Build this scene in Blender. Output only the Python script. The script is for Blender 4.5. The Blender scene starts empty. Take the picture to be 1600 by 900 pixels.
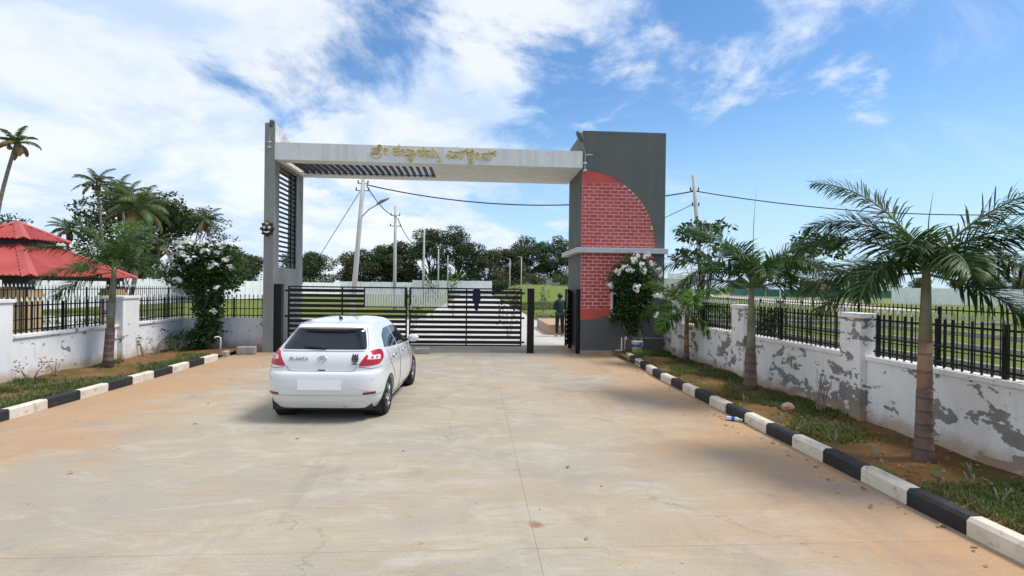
import bpy, bmesh, math, random
from mathutils import Vector, Matrix, noise

random.seed(7)
R = math.radians
scene = bpy.context.scene
COL = scene.collection

# ---------------------------------------------------------------- camera
F_PX, CAM_H = 850.0, 2.0
YAW, PITCH, ROLL = R(3.77), R(-0.15), R(0.75)
_f = Vector((math.sin(YAW)*math.cos(PITCH), math.cos(YAW)*math.cos(PITCH), math.sin(PITCH)))
_r = Vector((math.cos(YAW), -math.sin(YAW), 0))
_u = _r.cross(_f)
CR = _r*math.cos(ROLL) + _u*math.sin(ROLL)
CU = _u*math.cos(ROLL) - _r*math.sin(ROLL)
cam_data = bpy.data.cameras.new('camera')
cam_data.sensor_width = 36
cam_data.lens = 36*F_PX/1600
cam_data.clip_end = 4000
cam = bpy.data.objects.new('camera', cam_data)
COL.objects.link(cam)
cam.matrix_world = Matrix(((CR.x, CU.x, -_f.x, 0), (CR.y, CU.y, -_f.y, 0), (CR.z, CU.z, -_f.z, CAM_H), (0, 0, 0, 1)))
scene.camera = cam

# ---------------------------------------------------------------- sky, sun, exposure
SUN_EL, SUN_DIR = 59.0, Vector((0.52, -0.02, 0.86)).normalized()
world = bpy.data.worlds.new('World')
scene.world = world
world.use_nodes = True
def build_world():
    nt = world.node_tree; N = nt.nodes; L = nt.links
    N.clear()
    def nd(t, **k):
        n = N.new(t)
        for a, b in k.items(): setattr(n, a, b)
        return n
    def mth(op, a, b=None, clamp=False):
        n = nd('ShaderNodeMath', operation=op, use_clamp=clamp)
        for i, v in enumerate((a, b)):
            if v is None: continue
            if isinstance(v, (int, float)): n.inputs[i].default_value = v
            else: L.new(v, n.inputs[i])
        return n.outputs[0]
    out = nd('ShaderNodeOutputWorld'); bg = nd('ShaderNodeBackground')
    sky = nd('ShaderNodeTexSky', sky_type='NISHITA', sun_disc=False)
    sky.sun_elevation = R(SUN_EL); sky.sun_rotation = math.atan2(SUN_DIR.x, SUN_DIR.y)
    sky.air_density = 1.0; sky.dust_density = 0.4; sky.ozone_density = 2.0
    hs = nd('ShaderNodeHueSaturation'); hs.inputs['Saturation'].default_value = 1.22
    L.new(sky.outputs[0], hs.inputs['Color'])
    sc = nd('ShaderNodeVectorMath', operation='SCALE'); sc.inputs['Scale'].default_value = 0.096
    L.new(hs.outputs[0], sc.inputs[0])
    tc = nd('ShaderNodeTexCoord'); sep = nd('ShaderNodeSeparateXYZ')
    L.new(tc.outputs['Generated'], sep.inputs[0])
    z = mth('MAXIMUM', sep.outputs[2], 0.0)
    den = mth('ADD', z, 0.30)
    u = mth('DIVIDE', sep.outputs[0], den); v = mth('DIVIDE', sep.outputs[1], den)
    cmb = nd('ShaderNodeCombineXYZ'); L.new(u, cmb.inputs[0]); L.new(v, cmb.inputs[1])
    def noi(scale, detail, rough, off, dist=0.0, stretch=(1, 1, 1)):
        mp = nd('ShaderNodeMapping'); mp.inputs['Location'].default_value = off; mp.inputs['Scale'].default_value = stretch
        L.new(cmb.outputs[0], mp.inputs[0])
        n = nd('ShaderNodeTexNoise'); n.inputs['Scale'].default_value = scale; n.inputs['Detail'].default_value = detail
        n.inputs['Roughness'].default_value = rough; n.inputs['Distortion'].default_value = dist
        L.new(mp.outputs[0], n.inputs['Vector']); return n.outputs[0]
    n1 = noi(2.3, 11, 0.60, (3.4, 1.2, 0), 0.3, (1.0, 0.9, 1))
    n2 = noi(0.8, 3, 0.5, (7.3, 2.2, 0))
    n3 = noi(2.0, 9, 0.64, (1.4, 9.9, 0), 0.6, (0.55, 1.3, 1))
    # more cloud to the west (left), clearing to the east, as weather does
    west = mth('MULTIPLY', mth('MAXIMUM', mth('MINIMUM', mth('ADD', u, -0.28), 0.6), -0.9), -0.26)
    d = mth('ADD', mth('ADD', n1, mth('MULTIPLY', mth('SUBTRACT', n2, 0.5), 0.5)), west)
    ramp = nd('ShaderNodeMapRange', interpolation_type='SMOOTHSTEP'); ramp.inputs[1].default_value = 0.45; ramp.inputs[2].default_value = 0.60
    L.new(d, ramp.inputs[0])
    wisp = nd('ShaderNodeMapRange', interpolation_type='SMOOTHSTEP'); wisp.inputs[1].default_value = 0.52; wisp.inputs[2].default_value = 0.80
    L.new(n3, wisp.inputs[0])
    m = mth('MULTIPLY', mth('MAXIMUM', ramp.outputs[0], mth('MULTIPLY', wisp.outputs[0], 0.7), True), 0.88)
    # cloud bodies: bright tops, blue-grey thick parts
    n4 = noi(2.6, 8, 0.6, (5.5, 3.0, 2.0), 0.3)
    cr = nd('ShaderNodeMapRange', interpolation_type='SMOOTHSTEP'); cr.inputs[1].default_value = 0.34; cr.inputs[2].default_value = 0.6
    L.new(n4, cr.inputs[0])
    cc = nd('ShaderNodeMix', data_type='RGBA'); cc.inputs[6].default_value = (0.36, 0.45, 0.60, 1); cc.inputs[7].default_value = (0.55, 0.573, 0.595, 1)
    L.new(cr.outputs[0], cc.inputs[0])
    # pale moist air towards the horizon, all round
    hz = nd('ShaderNodeMapRange', interpolation_type='SMOOTHSTEP'); hz.inputs[1].default_value = 0.34; hz.inputs[2].default_value = -0.05
    hz.inputs[3].default_value = 0.0; hz.inputs[4].default_value = 0.85
    L.new(sep.outputs[2], hz.inputs[0])
    hm = nd('ShaderNodeMix', data_type='RGBA'); hm.inputs[7].default_value = (0.29, 0.43, 0.61, 1)
    L.new(hz.outputs[0], hm.inputs[0]); L.new(sc.outputs[0], hm.inputs[6])
    mx = nd('ShaderNodeMix', data_type='RGBA')
    L.new(m, mx.inputs[0]); L.new(hm.outputs[2], mx.inputs[6]); L.new(cc.outputs[2], mx.inputs[7])
    L.new(mx.outputs[2], bg.inputs[0]); bg.inputs[1].default_value = 1.0
    L.new(bg.outputs[0], out.inputs[0])
build_world()
sun_data = bpy.data.lights.new('sun', 'SUN')
sun_data.energy = 2.1; sun_data.angle = R(20.0); sun_data.color = (1.0, 0.95, 0.87)
sun = bpy.data.objects.new('sun', sun_data); COL.objects.link(sun)
sun.rotation_euler = SUN_DIR.to_track_quat('Z', 'Y').to_euler()
scene.view_settings.view_transform = 'Standard'
scene.view_settings.look = 'None'
scene.view_settings.gamma = 1
scene.view_settings.exposure = 0.86
scene.render.engine = 'CYCLES'
scene.cycles.max_bounces = 6
scene.cycles.transparent_max_bounces = 8

# ---------------------------------------------------------------- helpers
class MB:
    def __init__(s): s.v = []; s.f = []; s.m = []
    def face(s, pts, m=0):
        b = len(s.v); s.v += [tuple(p) for p in pts]; s.f.append(tuple(range(b, b+len(pts)))); s.m.append(m)
    def box(s, x0, x1, y0, y1, z0, z1, m=0):
        b = len(s.v)
        s.v += [(x0,y0,z0),(x1,y0,z0),(x1,y1,z0),(x0,y1,z0),(x0,y0,z1),(x1,y0,z1),(x1,y1,z1),(x0,y1,z1)]
        for q in ((0,3,2,1),(4,5,6,7),(0,1,5,4),(1,2,6,5),(2,3,7,6),(3,0,4,7)):
            s.f.append(tuple(b+i for i in q)); s.m.append(m)
        return s
    def prism(s, poly, ax, a0, a1, m=0):
        # poly in the two other axes; ax is the extrusion axis
        def P(p, a):
            return (a, p[0], p[1]) if ax == 0 else (p[0], a, p[1]) if ax == 1 else (p[0], p[1], a)
        b = len(s.v); n = len(poly)
        s.v += [P(p, a0) for p in poly] + [P(p, a1) for p in poly]
        s.f.append(tuple(range(b, b+n))); s.f.append(tuple(range(b+2*n-1, b+n-1, -1))); s.m += [m, m]
        for i in range(n):
            j = (i+1) % n
            s.f.append((b+j, b+i, b+n+i, b+n+j)); s.m.append(m)
        return s
    def tube(s, pts, rad, n=8, m=0, cap=True):
        pts = [Vector(p) for p in pts]
        if not isinstance(rad, (list, tuple)): rad = [rad]*len(pts)
        b = len(s.v); ref = None
        for i, p in enumerate(pts):
            t = (pts[min(i+1, len(pts)-1)] - pts[max(i-1, 0)])
            t = t.normalized() if t.length > 1e-9 else Vector((0,0,1))
            if ref is None:
                ref = Vector((1,0,0)) if abs(t.x) < 0.8 else Vector((0,1,0))
            x = (ref - t*ref.dot(t)).normalized(); y = t.cross(x); ref = x
            for k in range(n):
                a = 2*math.pi*k/n
                s.v.append(tuple(p + (x*math.cos(a) + y*math.sin(a))*rad[i]))
        for i in range(len(pts)-1):
            for k in range(n):
                k2 = (k+1) % n
                s.f.append((b+i*n+k, b+i*n+k2, b+(i+1)*n+k2, b+(i+1)*n+k)); s.m.append(m)
        if cap:
            s.f.append(tuple(b+k for k in reversed(range(n)))); s.m.append(m)
            e = b+(len(pts)-1)*n
            s.f.append(tuple(e+k for k in range(n))); s.m.append(m)
        return s
    def lathe(s, prof, n=24, m=0, axis=2, c=(0,0,0)):
        b = len(s.v)
        for (r, h) in prof:
            for k in range(n):
                a = 2*math.pi*k/n; ca, sa = r*math.cos(a), r*math.sin(a)
                p = (ca, sa, h) if axis == 2 else (h, ca, sa) if axis == 0 else (sa, h, ca)
                s.v.append((p[0]+c[0], p[1]+c[1], p[2]+c[2]))
        for i in range(len(prof)-1):
            for k in range(n):
                k2 = (k+1) % n
                s.f.append((b+i*n+k, b+i*n+k2, b+(i+1)*n+k2, b+(i+1)*n+k)); s.m.append(m)
        return s
    def mesh(s, name, mats, smooth=False):
        me = bpy.data.meshes.new(name)
        me.from_pydata(s.v, [], s.f)
        mats = mats if isinstance(mats, (list, tuple)) else [mats]
        for a in mats: me.materials.append(a)
        if len(mats) > 1: me.polygons.foreach_set('material_index', s.m)
        if smooth: me.polygons.foreach_set('use_smooth', [True]*len(me.polygons))
        me.update()
        return me
    def build(s, name, mats, parent=None, smooth=False, bevel=0.0, loc=(0,0,0), rot=(0,0,0)):
        return link(name, s.mesh(name, mats, smooth), parent, bevel, loc, rot)

def link(name, data, parent=None, bevel=0.0, loc=(0,0,0), rot=(0,0,0)):
    o = bpy.data.objects.new(name, data); COL.objects.link(o)
    if parent is not None: o.parent = parent
    o.location = loc; o.rotation_euler = rot
    if bevel:
        m = o.modifiers.new('bevel', 'BEVEL'); m.width = bevel; m.segments = 2; m.limit_method = 'ANGLE'; m.angle_limit = R(40)
    return o
def tag(o, label=None, cat=None, group=None, kind=None):
    if label: o['label'] = label
    if cat: o['category'] = cat
    if group: o['group'] = group
    if kind: o['kind'] = kind
    return o
def empty(name, loc, label, cat, group=None, rz=0):
    o = bpy.data.objects.new(name, None); COL.objects.link(o); o.location = loc; o.rotation_euler = (0, 0, rz)
    o.empty_display_size = 0.1
    return tag(o, label, cat, group)
def lerp(t, tab):
    if t <= tab[0][0]: return tab[0][1]
    for (a, x), (b, y) in zip(tab, tab[1:]):
        if t <= b: return x + (y-x)*(t-a)/(b-a)
    return tab[-1][1]
def rnd(a, b): return random.uniform(a, b)

# ---------------------------------------------------------------- materials
class NT:
    """small node-graph helper"""
    def __init__(s, name):
        s.mat = bpy.data.materials.new(name); s.mat.use_nodes = True
        s.nt = s.mat.node_tree; s.N = s.nt.nodes; s.L = s.nt.links
        s.bsdf = s.N['Principled BSDF']; s.out = s.N['Material Output']
        s.geo = s.N.new('ShaderNodeNewGeometry')
    def put(s, sock, v):
        if v is None: return
        if hasattr(v, 'is_linked') or hasattr(v, 'links'): s.L.new(v, sock)
        else: sock.default_value = v
    def vec(s, scale=(1,1,1), coord='pos'):
        if coord == 'obj':
            t = s.N.new('ShaderNodeTexCoord'); src = t.outputs['Object']
        else: src = s.geo.outputs['Position']
        mp = s.N.new('ShaderNodeMapping'); mp.inputs['Scale'].default_value = scale
        s.L.new(src, mp.inputs[0]); return mp.outputs[0]
    def noise(s, scale=5, detail=5, rough=0.55, vec=None, dist=0, stretch=(1,1,1), off=None):
        n = s.N.new('ShaderNodeTexNoise'); n.inputs['Scale'].default_value = scale; n.inputs['Detail'].default_value = detail
        n.inputs['Roughness'].default_value = rough; n.inputs['Distortion'].default_value = dist
        v = vec or s.vec(stretch)
        if off: v.node.inputs['Location'].default_value = off
        s.L.new(v, n.inputs['Vector']); return n.outputs[0]
    def rng(s, v, a, b, c=0.0, d=1.0, smooth=True):
        n = s.N.new('ShaderNodeMapRange'); n.interpolation_type = 'SMOOTHSTEP' if smooth else 'LINEAR'
        s.put(n.inputs[0], v)
        for i, x in enumerate((a, b, c, d)): n.inputs[i+1].default_value = x
        return n.outputs[0]
    def math(s, op, a, b=0.0, clamp=False):
        n = s.N.new('ShaderNodeMath'); n.operation = op; n.use_clamp = clamp
        s.put(n.inputs[0], a); s.put(n.inputs[1], b); return n.outputs[0]
    def mix(s, fac, a, b):
        n = s.N.new('ShaderNodeMix'); n.data_type = 'RGBA'
        s.put(n.inputs[0], fac)
        for i, v in ((6, a), (7, b)):
            if isinstance(v, tuple): n.inputs[i].default_value = (*v[:3], 1)
            else: s.L.new(v, n.inputs[i])
        return n.outputs[2]
    def xyz(s, coord='pos'):
        n = s.N.new('ShaderNodeSeparateXYZ')
        s.L.new(s.geo.outputs['Position'] if coord == 'pos' else s.vec(coord='obj'), n.inputs[0]); return n.outputs
    def bump(s, h, strength=0.3, dist=0.02):
        n = s.N.new('ShaderNodeBump'); n.inputs['Strength'].default_value = strength; n.inputs['Distance'].default_value = dist
        s.put(n.inputs['Height'], h); s.L.new(n.outputs[0], s.bsdf.inputs['Normal'])
    def col(s, v): 
        if isinstance(v, tuple): s.bsdf.inputs['Base Color'].default_value = (*v[:3], 1)
        else: s.L.new(v, s.bsdf.inputs['Base Color'])
    def set(s, **k):
        for a, b in k.items():
            s.put(s.bsdf.inputs[a.replace('_', ' ')], b)
        return s

def plain(name, c, rough=0.6, var=0.12, scale=4.0, bump=0.0, bscale=60, metal=0.0, coat=0.0, dirt=None, spec=None, streak=None):
    t = NT(name)
    n = t.noise(scale, 6, 0.6)
    dark = tuple(x*(1-var) for x in c); lite = tuple(min(1, x*(1+var)) for x in c)
    cc = t.mix(t.rng(n, 0.3, 0.7), dark, lite)
    if dirt:
        n2 = t.noise(scale*2.7, 8, 0.65)
        cc = t.mix(t.math('MULTIPLY', t.rng(n2, 0.52, 0.75), dirt[1]), cc, dirt[0])
    if streak:
        n3 = t.noise(1.6, 7, 0.65, stretch=(3.5, 3.5, 0.22)); n5 = t.noise(0.5, 5, 0.6)
        cc = t.mix(t.math('MULTIPLY', t.rng(t.math('ADD', n3, t.math('MULTIPLY', n5, 0.4)), 0.62, 0.9), streak[1]), cc, streak[0])
    t.col(cc); t.set(Roughness=rough, Metallic=metal)
    if coat: t.set(Coat_Weight=coat, Coat_Roughness=0.05)
    if spec is not None: t.set(Specular_IOR_Level=spec)
    if bump: t.bump(t.noise(bscale, 4, 0.6), bump, 0.01)
    return t.mat

def mk_concrete():
    t = NT('driveway_concrete')
    x = t.xyz()
    a = t.noise(0.5, 8, 0.62, stretch=(0.6, 1.0, 1))
    b = t.noise(1.5, 10, 0.72, stretch=(0.7, 1.15, 1), dist=0.9)
    s = t.noise(3.2, 9, 0.7, stretch=(0.30, 1.7, 1), dist=0.8)
    c = t.mix(t.rng(a, 0.33, 0.68), (0.43, 0.37, 0.27), (0.345, 0.312, 0.26))
    c = t.mix(t.math('MULTIPLY', t.rng(b, 0.47, 0.64), 0.6), c, (0.50, 0.465, 0.38))
    c = t.mix(t.math('MULTIPLY', t.rng(s, 0.50, 0.68), 0.65), c, (0.40, 0.30, 0.175))
    # red soil washed in from the beds along both kerbs, and in streaks
    er = t.rng(x[0], 0.6, 4.1); el = t.rng(x[0], -2.6, -6.7)
    edge = t.math('MAXIMUM', er, el)
    dn = t.noise(0.75, 9, 0.68, stretch=(0.6, 0.8, 1), off=(4, 2, 0), dist=0.5)
    dm = t.rng(t.math('ADD', t.math('MULTIPLY', edge, 0.36), dn), 0.50, 0.95)
    c = t.mix(t.math('MULTIPLY', dm, 0.85), c, (0.46, 0.262, 0.125))
    dk = t.noise(1.1, 9, 0.7, off=(9, 1, 3), dist=0.4)
    c = t.mix(t.math('MULTIPLY', t.rng(dk, 0.52, 0.72), 0.55), c, (0.25, 0.218, 0.19))
    # broom marks, grit and pits
    br = t.noise(3.0, 4, 0.6, stretch=(0.7, 14, 1))
    c = t.mix(t.math('MULTIPLY', t.rng(br, 0.35, 0.7), 0.22), c, (0.24, 0.21, 0.17))
    gr = t.noise(55, 4, 0.75)
    c = t.mix(t.rng(gr, 0.42, 0.72, 0.0, 0.32), c, (0.20, 0.165, 0.125))
    g2 = t.noise(90, 3, 0.7, off=(3, 3, 3))
    c = t.mix(t.rng(g2, 0.55, 0.75, 0.0, 0.35), c, (0.60, 0.55, 0.46))
    sp = t.noise(26, 3, 0.5)
    c = t.mix(t.math('MULTIPLY', t.rng(sp, 0.68, 0.73), 0.6), c, (0.15, 0.12, 0.09))
    # hair cracks
    vo = t.N.new('ShaderNodeTexVoronoi'); vo.feature = 'DISTANCE_TO_EDGE'; vo.inputs['Scale'].default_value = 0.32
    wv = t.N.new('ShaderNodeVectorMath'); wv.operation = 'ADD'; nv = t.N.new('ShaderNodeTexNoise'); nv.inputs['Scale'].default_value = 1.4; nv.inputs['Detail'].default_value = 8; nv.inputs['Roughness'].default_value = 0.7
    t.L.new(t.geo.outputs['Position'], nv.inputs['Vector']); t.L.new(t.geo.outputs['Position'], wv.inputs[0]); t.L.new(nv.outputs['Color'], wv.inputs[1]); t.L.new(wv.outputs[0], vo.inputs['Vector'])
    ck = t.math('MULTIPLY', t.rng(vo.outputs['Distance'], 0.0035, 0.0012), t.rng(t.noise(0.5, 3, 0.5, off=(6, 6, 1)), 0.52, 0.60))
    c = t.mix(t.math('MULTIPLY', ck, 0.35), c, (0.13, 0.11, 0.09))
    # rubber tracks of turning cars
    tk = t.noise(0.7, 3, 0.5, stretch=(3.2, 0.25, 1), off=(2, 1, 0), dist=0.3)
    c = t.mix(t.math('MULTIPLY', t.rng(tk, 0.60, 0.72), 0.22), c, (0.2, 0.18, 0.16))
    # oil / rust spot
    vm = t.N.new('ShaderNodeVectorMath'); vm.operation = 'DISTANCE'; t.L.new(t.geo.outputs['Position'], vm.inputs[0]); vm.inputs[1].default_value = (0.53, 4.54, 0)
    sd = t.math('ADD', vm.outputs['Value'], t.math('MULTIPLY', t.noise(14, 4, 0.6), 0.12))
    c = t.mix(t.rng(sd, 0.16, 0.07, 0.0, 0.75), c, (0.24, 0.11, 0.045))
    t.col(c); t.set(Roughness=0.9, Specular_IOR_Level=0.2)
    t.bump(t.math('ADD', t.math('MULTIPLY', br, 0.8), t.math('SUBTRACT', gr, ck)), 0.4, 0.008)
    return t.mat

def mk_wall(name, peel, lowdirt=0.8):
    t = NT(name); x = t.xyz()
    base = t.mix(t.rng(t.noise(1.5, 6, 0.6), 0.3, 0.7), (0.74, 0.725, 0.70), (0.83, 0.82, 0.80))
    # grime washed down the face
    g = t.noise(3.0, 7, 0.65, stretch=(2.5, 2.5, 0.5))
    base = t.mix(t.math('MULTIPLY', t.rng(g, 0.5, 0.8), 0.45), base, (0.45, 0.43, 0.40))
    # paint flaked off to the cement render, edges sharp
    p1 = t.noise(3.6, 9, 0.64, stretch=(1, 0.8, 1.5), off=(2, 5, 1), dist=0.4); p0 = t.noise(1.1, 4, 0.55, off=(3, 3, 3))
    ps = t.math('ADD', p1, t.math('MULTIPLY', t.math('SUBTRACT', p0, 0.5), 0.5))
    pm = t.rng(ps, peel, peel+0.012)
    base = t.mix(pm, base, t.mix(t.noise(9, 5, 0.6), (0.16, 0.15, 0.14), (0.34, 0.32, 0.29)))
    # red soil splashed up from the bed
    sn = t.math('ADD', x[2], t.math('MULTIPLY', t.noise(3.5, 6, 0.65), -0.45))
    sm = t.rng(sn, 0.16, -0.12, 0.0, lowdirt)
    base = t.mix(sm, base, (0.46, 0.31, 0.19))
    t.col(base); t.set(Roughness=0.85, Specular_IOR_Level=0.25)
    h = t.math('SUBTRACT', t.math('MULTIPLY', t.noise(30, 5, 0.6), 0.3), pm)
    t.bump(h, 0.5, 0.012)
    return t.mat

def mk_grass(name, dry=0.5):
    t = NT(name)
    a = t.noise(0.12, 8, 0.62); b = t.noise(1.7, 8, 0.7); f = t.noise(14, 4, 0.7)
    c = t.mix(t.rng(b, 0.3, 0.7), (0.11, 0.155, 0.03), (0.20, 0.24, 0.065))
    c = t.mix(t.math('MULTIPLY', t.rng(a, 0.45, 0.7), dry), c, (0.30, 0.25, 0.11))
    c = t.mix(t.math('MULTIPLY', t.rng(f, 0.5, 0.8), 0.5), c, (0.05, 0.085, 0.015))
    t.col(c); t.set(Roughness=0.95, Specular_IOR_Level=0.1)
    t.bump(t.math('ADD', t.noise(22, 5, 0.75), b), 0.9, 0.08)
    return t.mat

def mk_soil():
    t = NT('bed_soil')
    a = t.noise(1.6, 8, 0.65); b = t.noise(16, 6, 0.7)
    c = t.mix(t.rng(a, 0.35, 0.65), (0.21, 0.095, 0.04), (0.25, 0.145, 0.07))
    c = t.mix(t.math('MULTIPLY', t.rng(t.noise(0.9, 7, 0.65, off=(3, 8, 1)), 0.46, 0.6), 0.75), c, (0.10, 0.115, 0.03))
    c = t.mix(t.math('MULTIPLY', t.rng(b, 0.5, 0.75), 0.5), c, (0.09, 0.05, 0.025))
    t.col(c); t.set(Roughness=0.95, Specular_IOR_Level=0.1)
    t.bump(t.math('ADD', b, a), 0.9, 0.05)
    return t.mat

def leaf_mat(name, c1, c2, trans=0.35, rough=0.5, c3=None):
    t = NT(name)
    r = t.geo.outputs['Random Per Island']
    c = t.mix(r, c1, c2)
    if c3:
        n = t.noise(1.3, 3, 0.5)
        c = t.mix(t.math('MULTIPLY', t.rng(n, 0.5, 0.7), 0.8), c, c3)
    t.col(c); t.set(Roughness=rough, Specular_IOR_Level=0.35)
    tr = t.N.new('ShaderNodeBsdfTranslucent'); t.L.new(c, tr.inputs[0])
    ms = t.N.new('ShaderNodeMixShader'); ms.inputs[0].default_value = trans
    t.L.new(t.bsdf.outputs[0], ms.inputs[1]); t.L.new(tr.outputs[0], ms.inputs[2]); t.L.new(ms.outputs[0], t.out.inputs[0])
    return t.mat

def ring_bark(name, c1, c2, pitch=9.0, coord='obj'):
    t = NT(name); x = t.xyz('obj')
    w = t.math('SINE', t.math('MULTIPLY', t.math('ADD', x[2], t.math('MULTIPLY', t.noise(6, 3), 0.05)), pitch*6.283))
    c = t.mix(t.rng(t.noise(7, 6, 0.65), 0.3, 0.7), c1, c2)
    c = t.mix(t.rng(w, 0.75, 1.0, 0, 0.6), c, tuple(v*0.4 for v in c1))
    t.col(c); t.set(Roughness=0.85); t.bump(t.math('ADD', w, t.noise(30, 5, 0.7)), 0.4, 0.01)
    return t.mat

M = {}
M['concrete'] = mk_concrete()
M['wall_r'] = mk_wall('peeling_white_paint', 0.55)
M['wall_l'] = mk_wall('white_wall_paint', 0.63)
M['wall_far'] = plain('precast_white', (0.80, 0.80, 0.79), 0.8, 0.06, 0.6, dirt=((0.5, 0.47, 0.42), 0.35))
M['grass'] = mk_grass('field_grass', 0.55)
M['lawn'] = mk_grass('lawn_grass', 0.2)
M['soil'] = mk_soil()
M['road'] = plain('inner_concrete', (0.50, 0.47, 0.42), 0.9, 0.12, 0.8, 0.2, 30, dirt=((0.42, 0.30, 0.19), 0.4))
M['sand'] = plain('pale_sand', (0.52, 0.45, 0.36), 0.95, 0.15, 0.5, 0.3, 12)
M['grey_dark'] = plain('dark_grey_paint', (0.122, 0.127, 0.124), 0.8, 0.08, 0.9, 0.35, 30, dirt=((0.14, 0.145, 0.13), 0.6), spec=0.25, streak=((0.165, 0.165, 0.155), 0.4))
M['grey_light'] = plain('mid_grey_paint', (0.265, 0.27, 0.25), 0.8, 0.08, 1.1, 0.35, 30, dirt=((0.19, 0.19, 0.17), 0.5), spec=0.25, streak=((0.19, 0.185, 0.17), 0.4))
M['beam_white'] = plain('beam_white_paint', (0.74, 0.74, 0.73), 0.75, 0.05, 0.8, 0.25, 40, dirt=((0.52, 0.49, 0.43), 0.45), spec=0.3, streak=((0.48, 0.45, 0.40), 0.4))
M['fin_white'] = plain('weathered_white_paint', (0.58, 0.57, 0.55), 0.8, 0.12, 2.0, 0.2, 40, dirt=((0.28, 0.27, 0.25), 0.7))
M['ledge'] = plain('ledge_paint', (0.50, 0.51, 0.52), 0.75, 0.08, 1.4, 0.2, 40, dirt=((0.33, 0.33, 0.32), 0.5))
M['red_plain'] = plain('red_paint', (0.55, 0.085, 0.06), 0.6, 0.08, 3, 0.2, 50)
M['mortar'] = plain('pink_mortar', (0.88, 0.60, 0.56), 0.8, 0.1, 8, 0.3, 60)
def mk_brick():
    t = NT('red_brick_paint')
    oi = t.N.new('ShaderNodeObjectInfo')
    c = t.mix(oi.outputs['Random'], (0.42, 0.052, 0.050), (0.54, 0.090, 0.082))
    c = t.mix(t.math('MULTIPLY', t.rng(t.noise(18, 5, 0.6), 0.45, 0.8), 0.4), c, (0.34, 0.05, 0.05))
    t.col(c); t.set(Roughness=0.65); t.bump(t.noise(60, 4), 0.3, 0.006)
    return t.mat
M['brick'] = mk_brick()
M['black_metal'] = plain('black_gate_paint', (0.008, 0.0075, 0.0075), 0.5, 0.2, 6, 0.08, 80, dirt=((0.02, 0.015, 0.013), 0.6), spec=0.25)
M['silver'] = plain('steel_strip', (0.66, 0.66, 0.64), 0.45, 0.06, 8, metal=0.15)
M['tip'] = plain('spear_tip_paint', (0.62, 0.62, 0.58), 0.55, 0.1, 10)
M['gold'] = plain('gold_letter', (0.66, 0.49, 0.17), 0.35, 0.12, 12, metal=0.35)
M['kerb_w'] = plain('kerb_white_paint', (0.66, 0.60, 0.49), 0.85, 0.08, 3, 0.4, 40, dirt=((0.27, 0.20, 0.13), 1.0))
M['kerb_b'] = plain('kerb_black_paint', (0.016, 0.016, 0.018), 0.7, 0.25, 4, 0.4, 40, dirt=((0.10, 0.09, 0.08), 0.45))
M['stone'] = plain('raw_concrete_block', (0.34, 0.30, 0.26), 0.95, 0.2, 5, 0.5, 30)
M['rock'] = plain('field_stone', (0.38, 0.24, 0.16), 0.95, 0.25, 7, 0.6, 20)
M['plinth'] = plain('plinth_plaster', (0.42, 0.28, 0.18), 0.9, 0.15, 3, 0.3, 30)
def mk_roof():
    t = NT('red_roof_sheet')
    c = t.mix(t.rng(t.noise(1.6, 5, 0.6), 0.3, 0.7), (0.40, 0.058, 0.052), (0.48, 0.085, 0.075))
    c = t.mix(t.math('MULTIPLY', t.rng(t.noise(5, 6, 0.65), 0.52, 0.8), 0.4), c, (0.34, 0.14, 0.10))
    t.col(c); t.set(Roughness=0.5, Specular_IOR_Level=0.4)
    return t.mat
M['roof'] = mk_roof()
M['tan'] = plain('tan_column_paint', (0.52, 0.36, 0.19), 0.75, 0.08, 2, 0.2, 30)
M['dark_wood'] = plain('dark_roof_frame', (0.03, 0.022, 0.018), 0.7)
M['pole'] = plain('concrete_pole', (0.46, 0.45, 0.43), 0.85, 0.1, 1.5, 0.3, 20)
M['cable'] = plain('cable_rubber', (0.02, 0.02, 0.022), 0.6)
M['galv'] = plain('galvanised_steel', (0.38, 0.39, 0.40), 0.5, 0.1, 6, metal=0.6)
M['lamp_grey'] = plain('lamp_housing', (0.16, 0.17, 0.18), 0.5)
M['pvc'] = plain('white_pvc', (0.78, 0.78, 0.76), 0.45, 0.05)
M['bark'] = plain('tree_bark', (0.11, 0.085, 0.06), 0.95, 0.3, 6, 0.7, 14)
M['bark_pale'] = plain('pale_bark', (0.27, 0.23, 0.17), 0.9, 0.25, 6, 0.6, 18)
M['palm_trunk'] = ring_bark('palm_trunk_bark', (0.13, 0.085, 0.07), (0.19, 0.135, 0.105), 7)
M['palm_mid'] = ring_bark('palm_sheath_brown', (0.29, 0.16, 0.11), (0.38, 0.24, 0.17), 5)
M['palm_shaft'] = plain('palm_crownshaft', (0.20, 0.20, 0.13), 0.6, 0.2, 5, 0.2, 20)
M['coco_trunk'] = ring_bark('coconut_bark', (0.16, 0.13, 0.105), (0.24, 0.20, 0.16), 4)
M['frond'] = leaf_mat('palm_leaflet', (0.034, 0.078, 0.018), (0.080, 0.145, 0.034), 0.35, 0.45, (0.05, 0.115, 0.028))
M['frond_lt'] = leaf_mat('young_palm_leaflet', (0.07, 0.15, 0.022), (0.13, 0.23, 0.045), 0.40, 0.42)
M['frond_dry'] = leaf_mat('dry_palm_leaflet', (0.17, 0.10, 0.04), (0.26, 0.17, 0.08), 0.25, 0.7)
M['rachis'] = plain('frond_stalk', (0.13, 0.16, 0.05), 0.6)
M['coco'] = leaf_mat('coconut_leaflet', (0.055, 0.095, 0.024), (0.12, 0.165, 0.05), 0.35, 0.5, (0.10, 0.12, 0.04))
M['leaf_dark'] = leaf_mat('dark_tree_leaf', (0.026, 0.052, 0.016), (0.066, 0.105, 0.030), 0.3, 0.5, (0.05, 0.07, 0.025))
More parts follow.
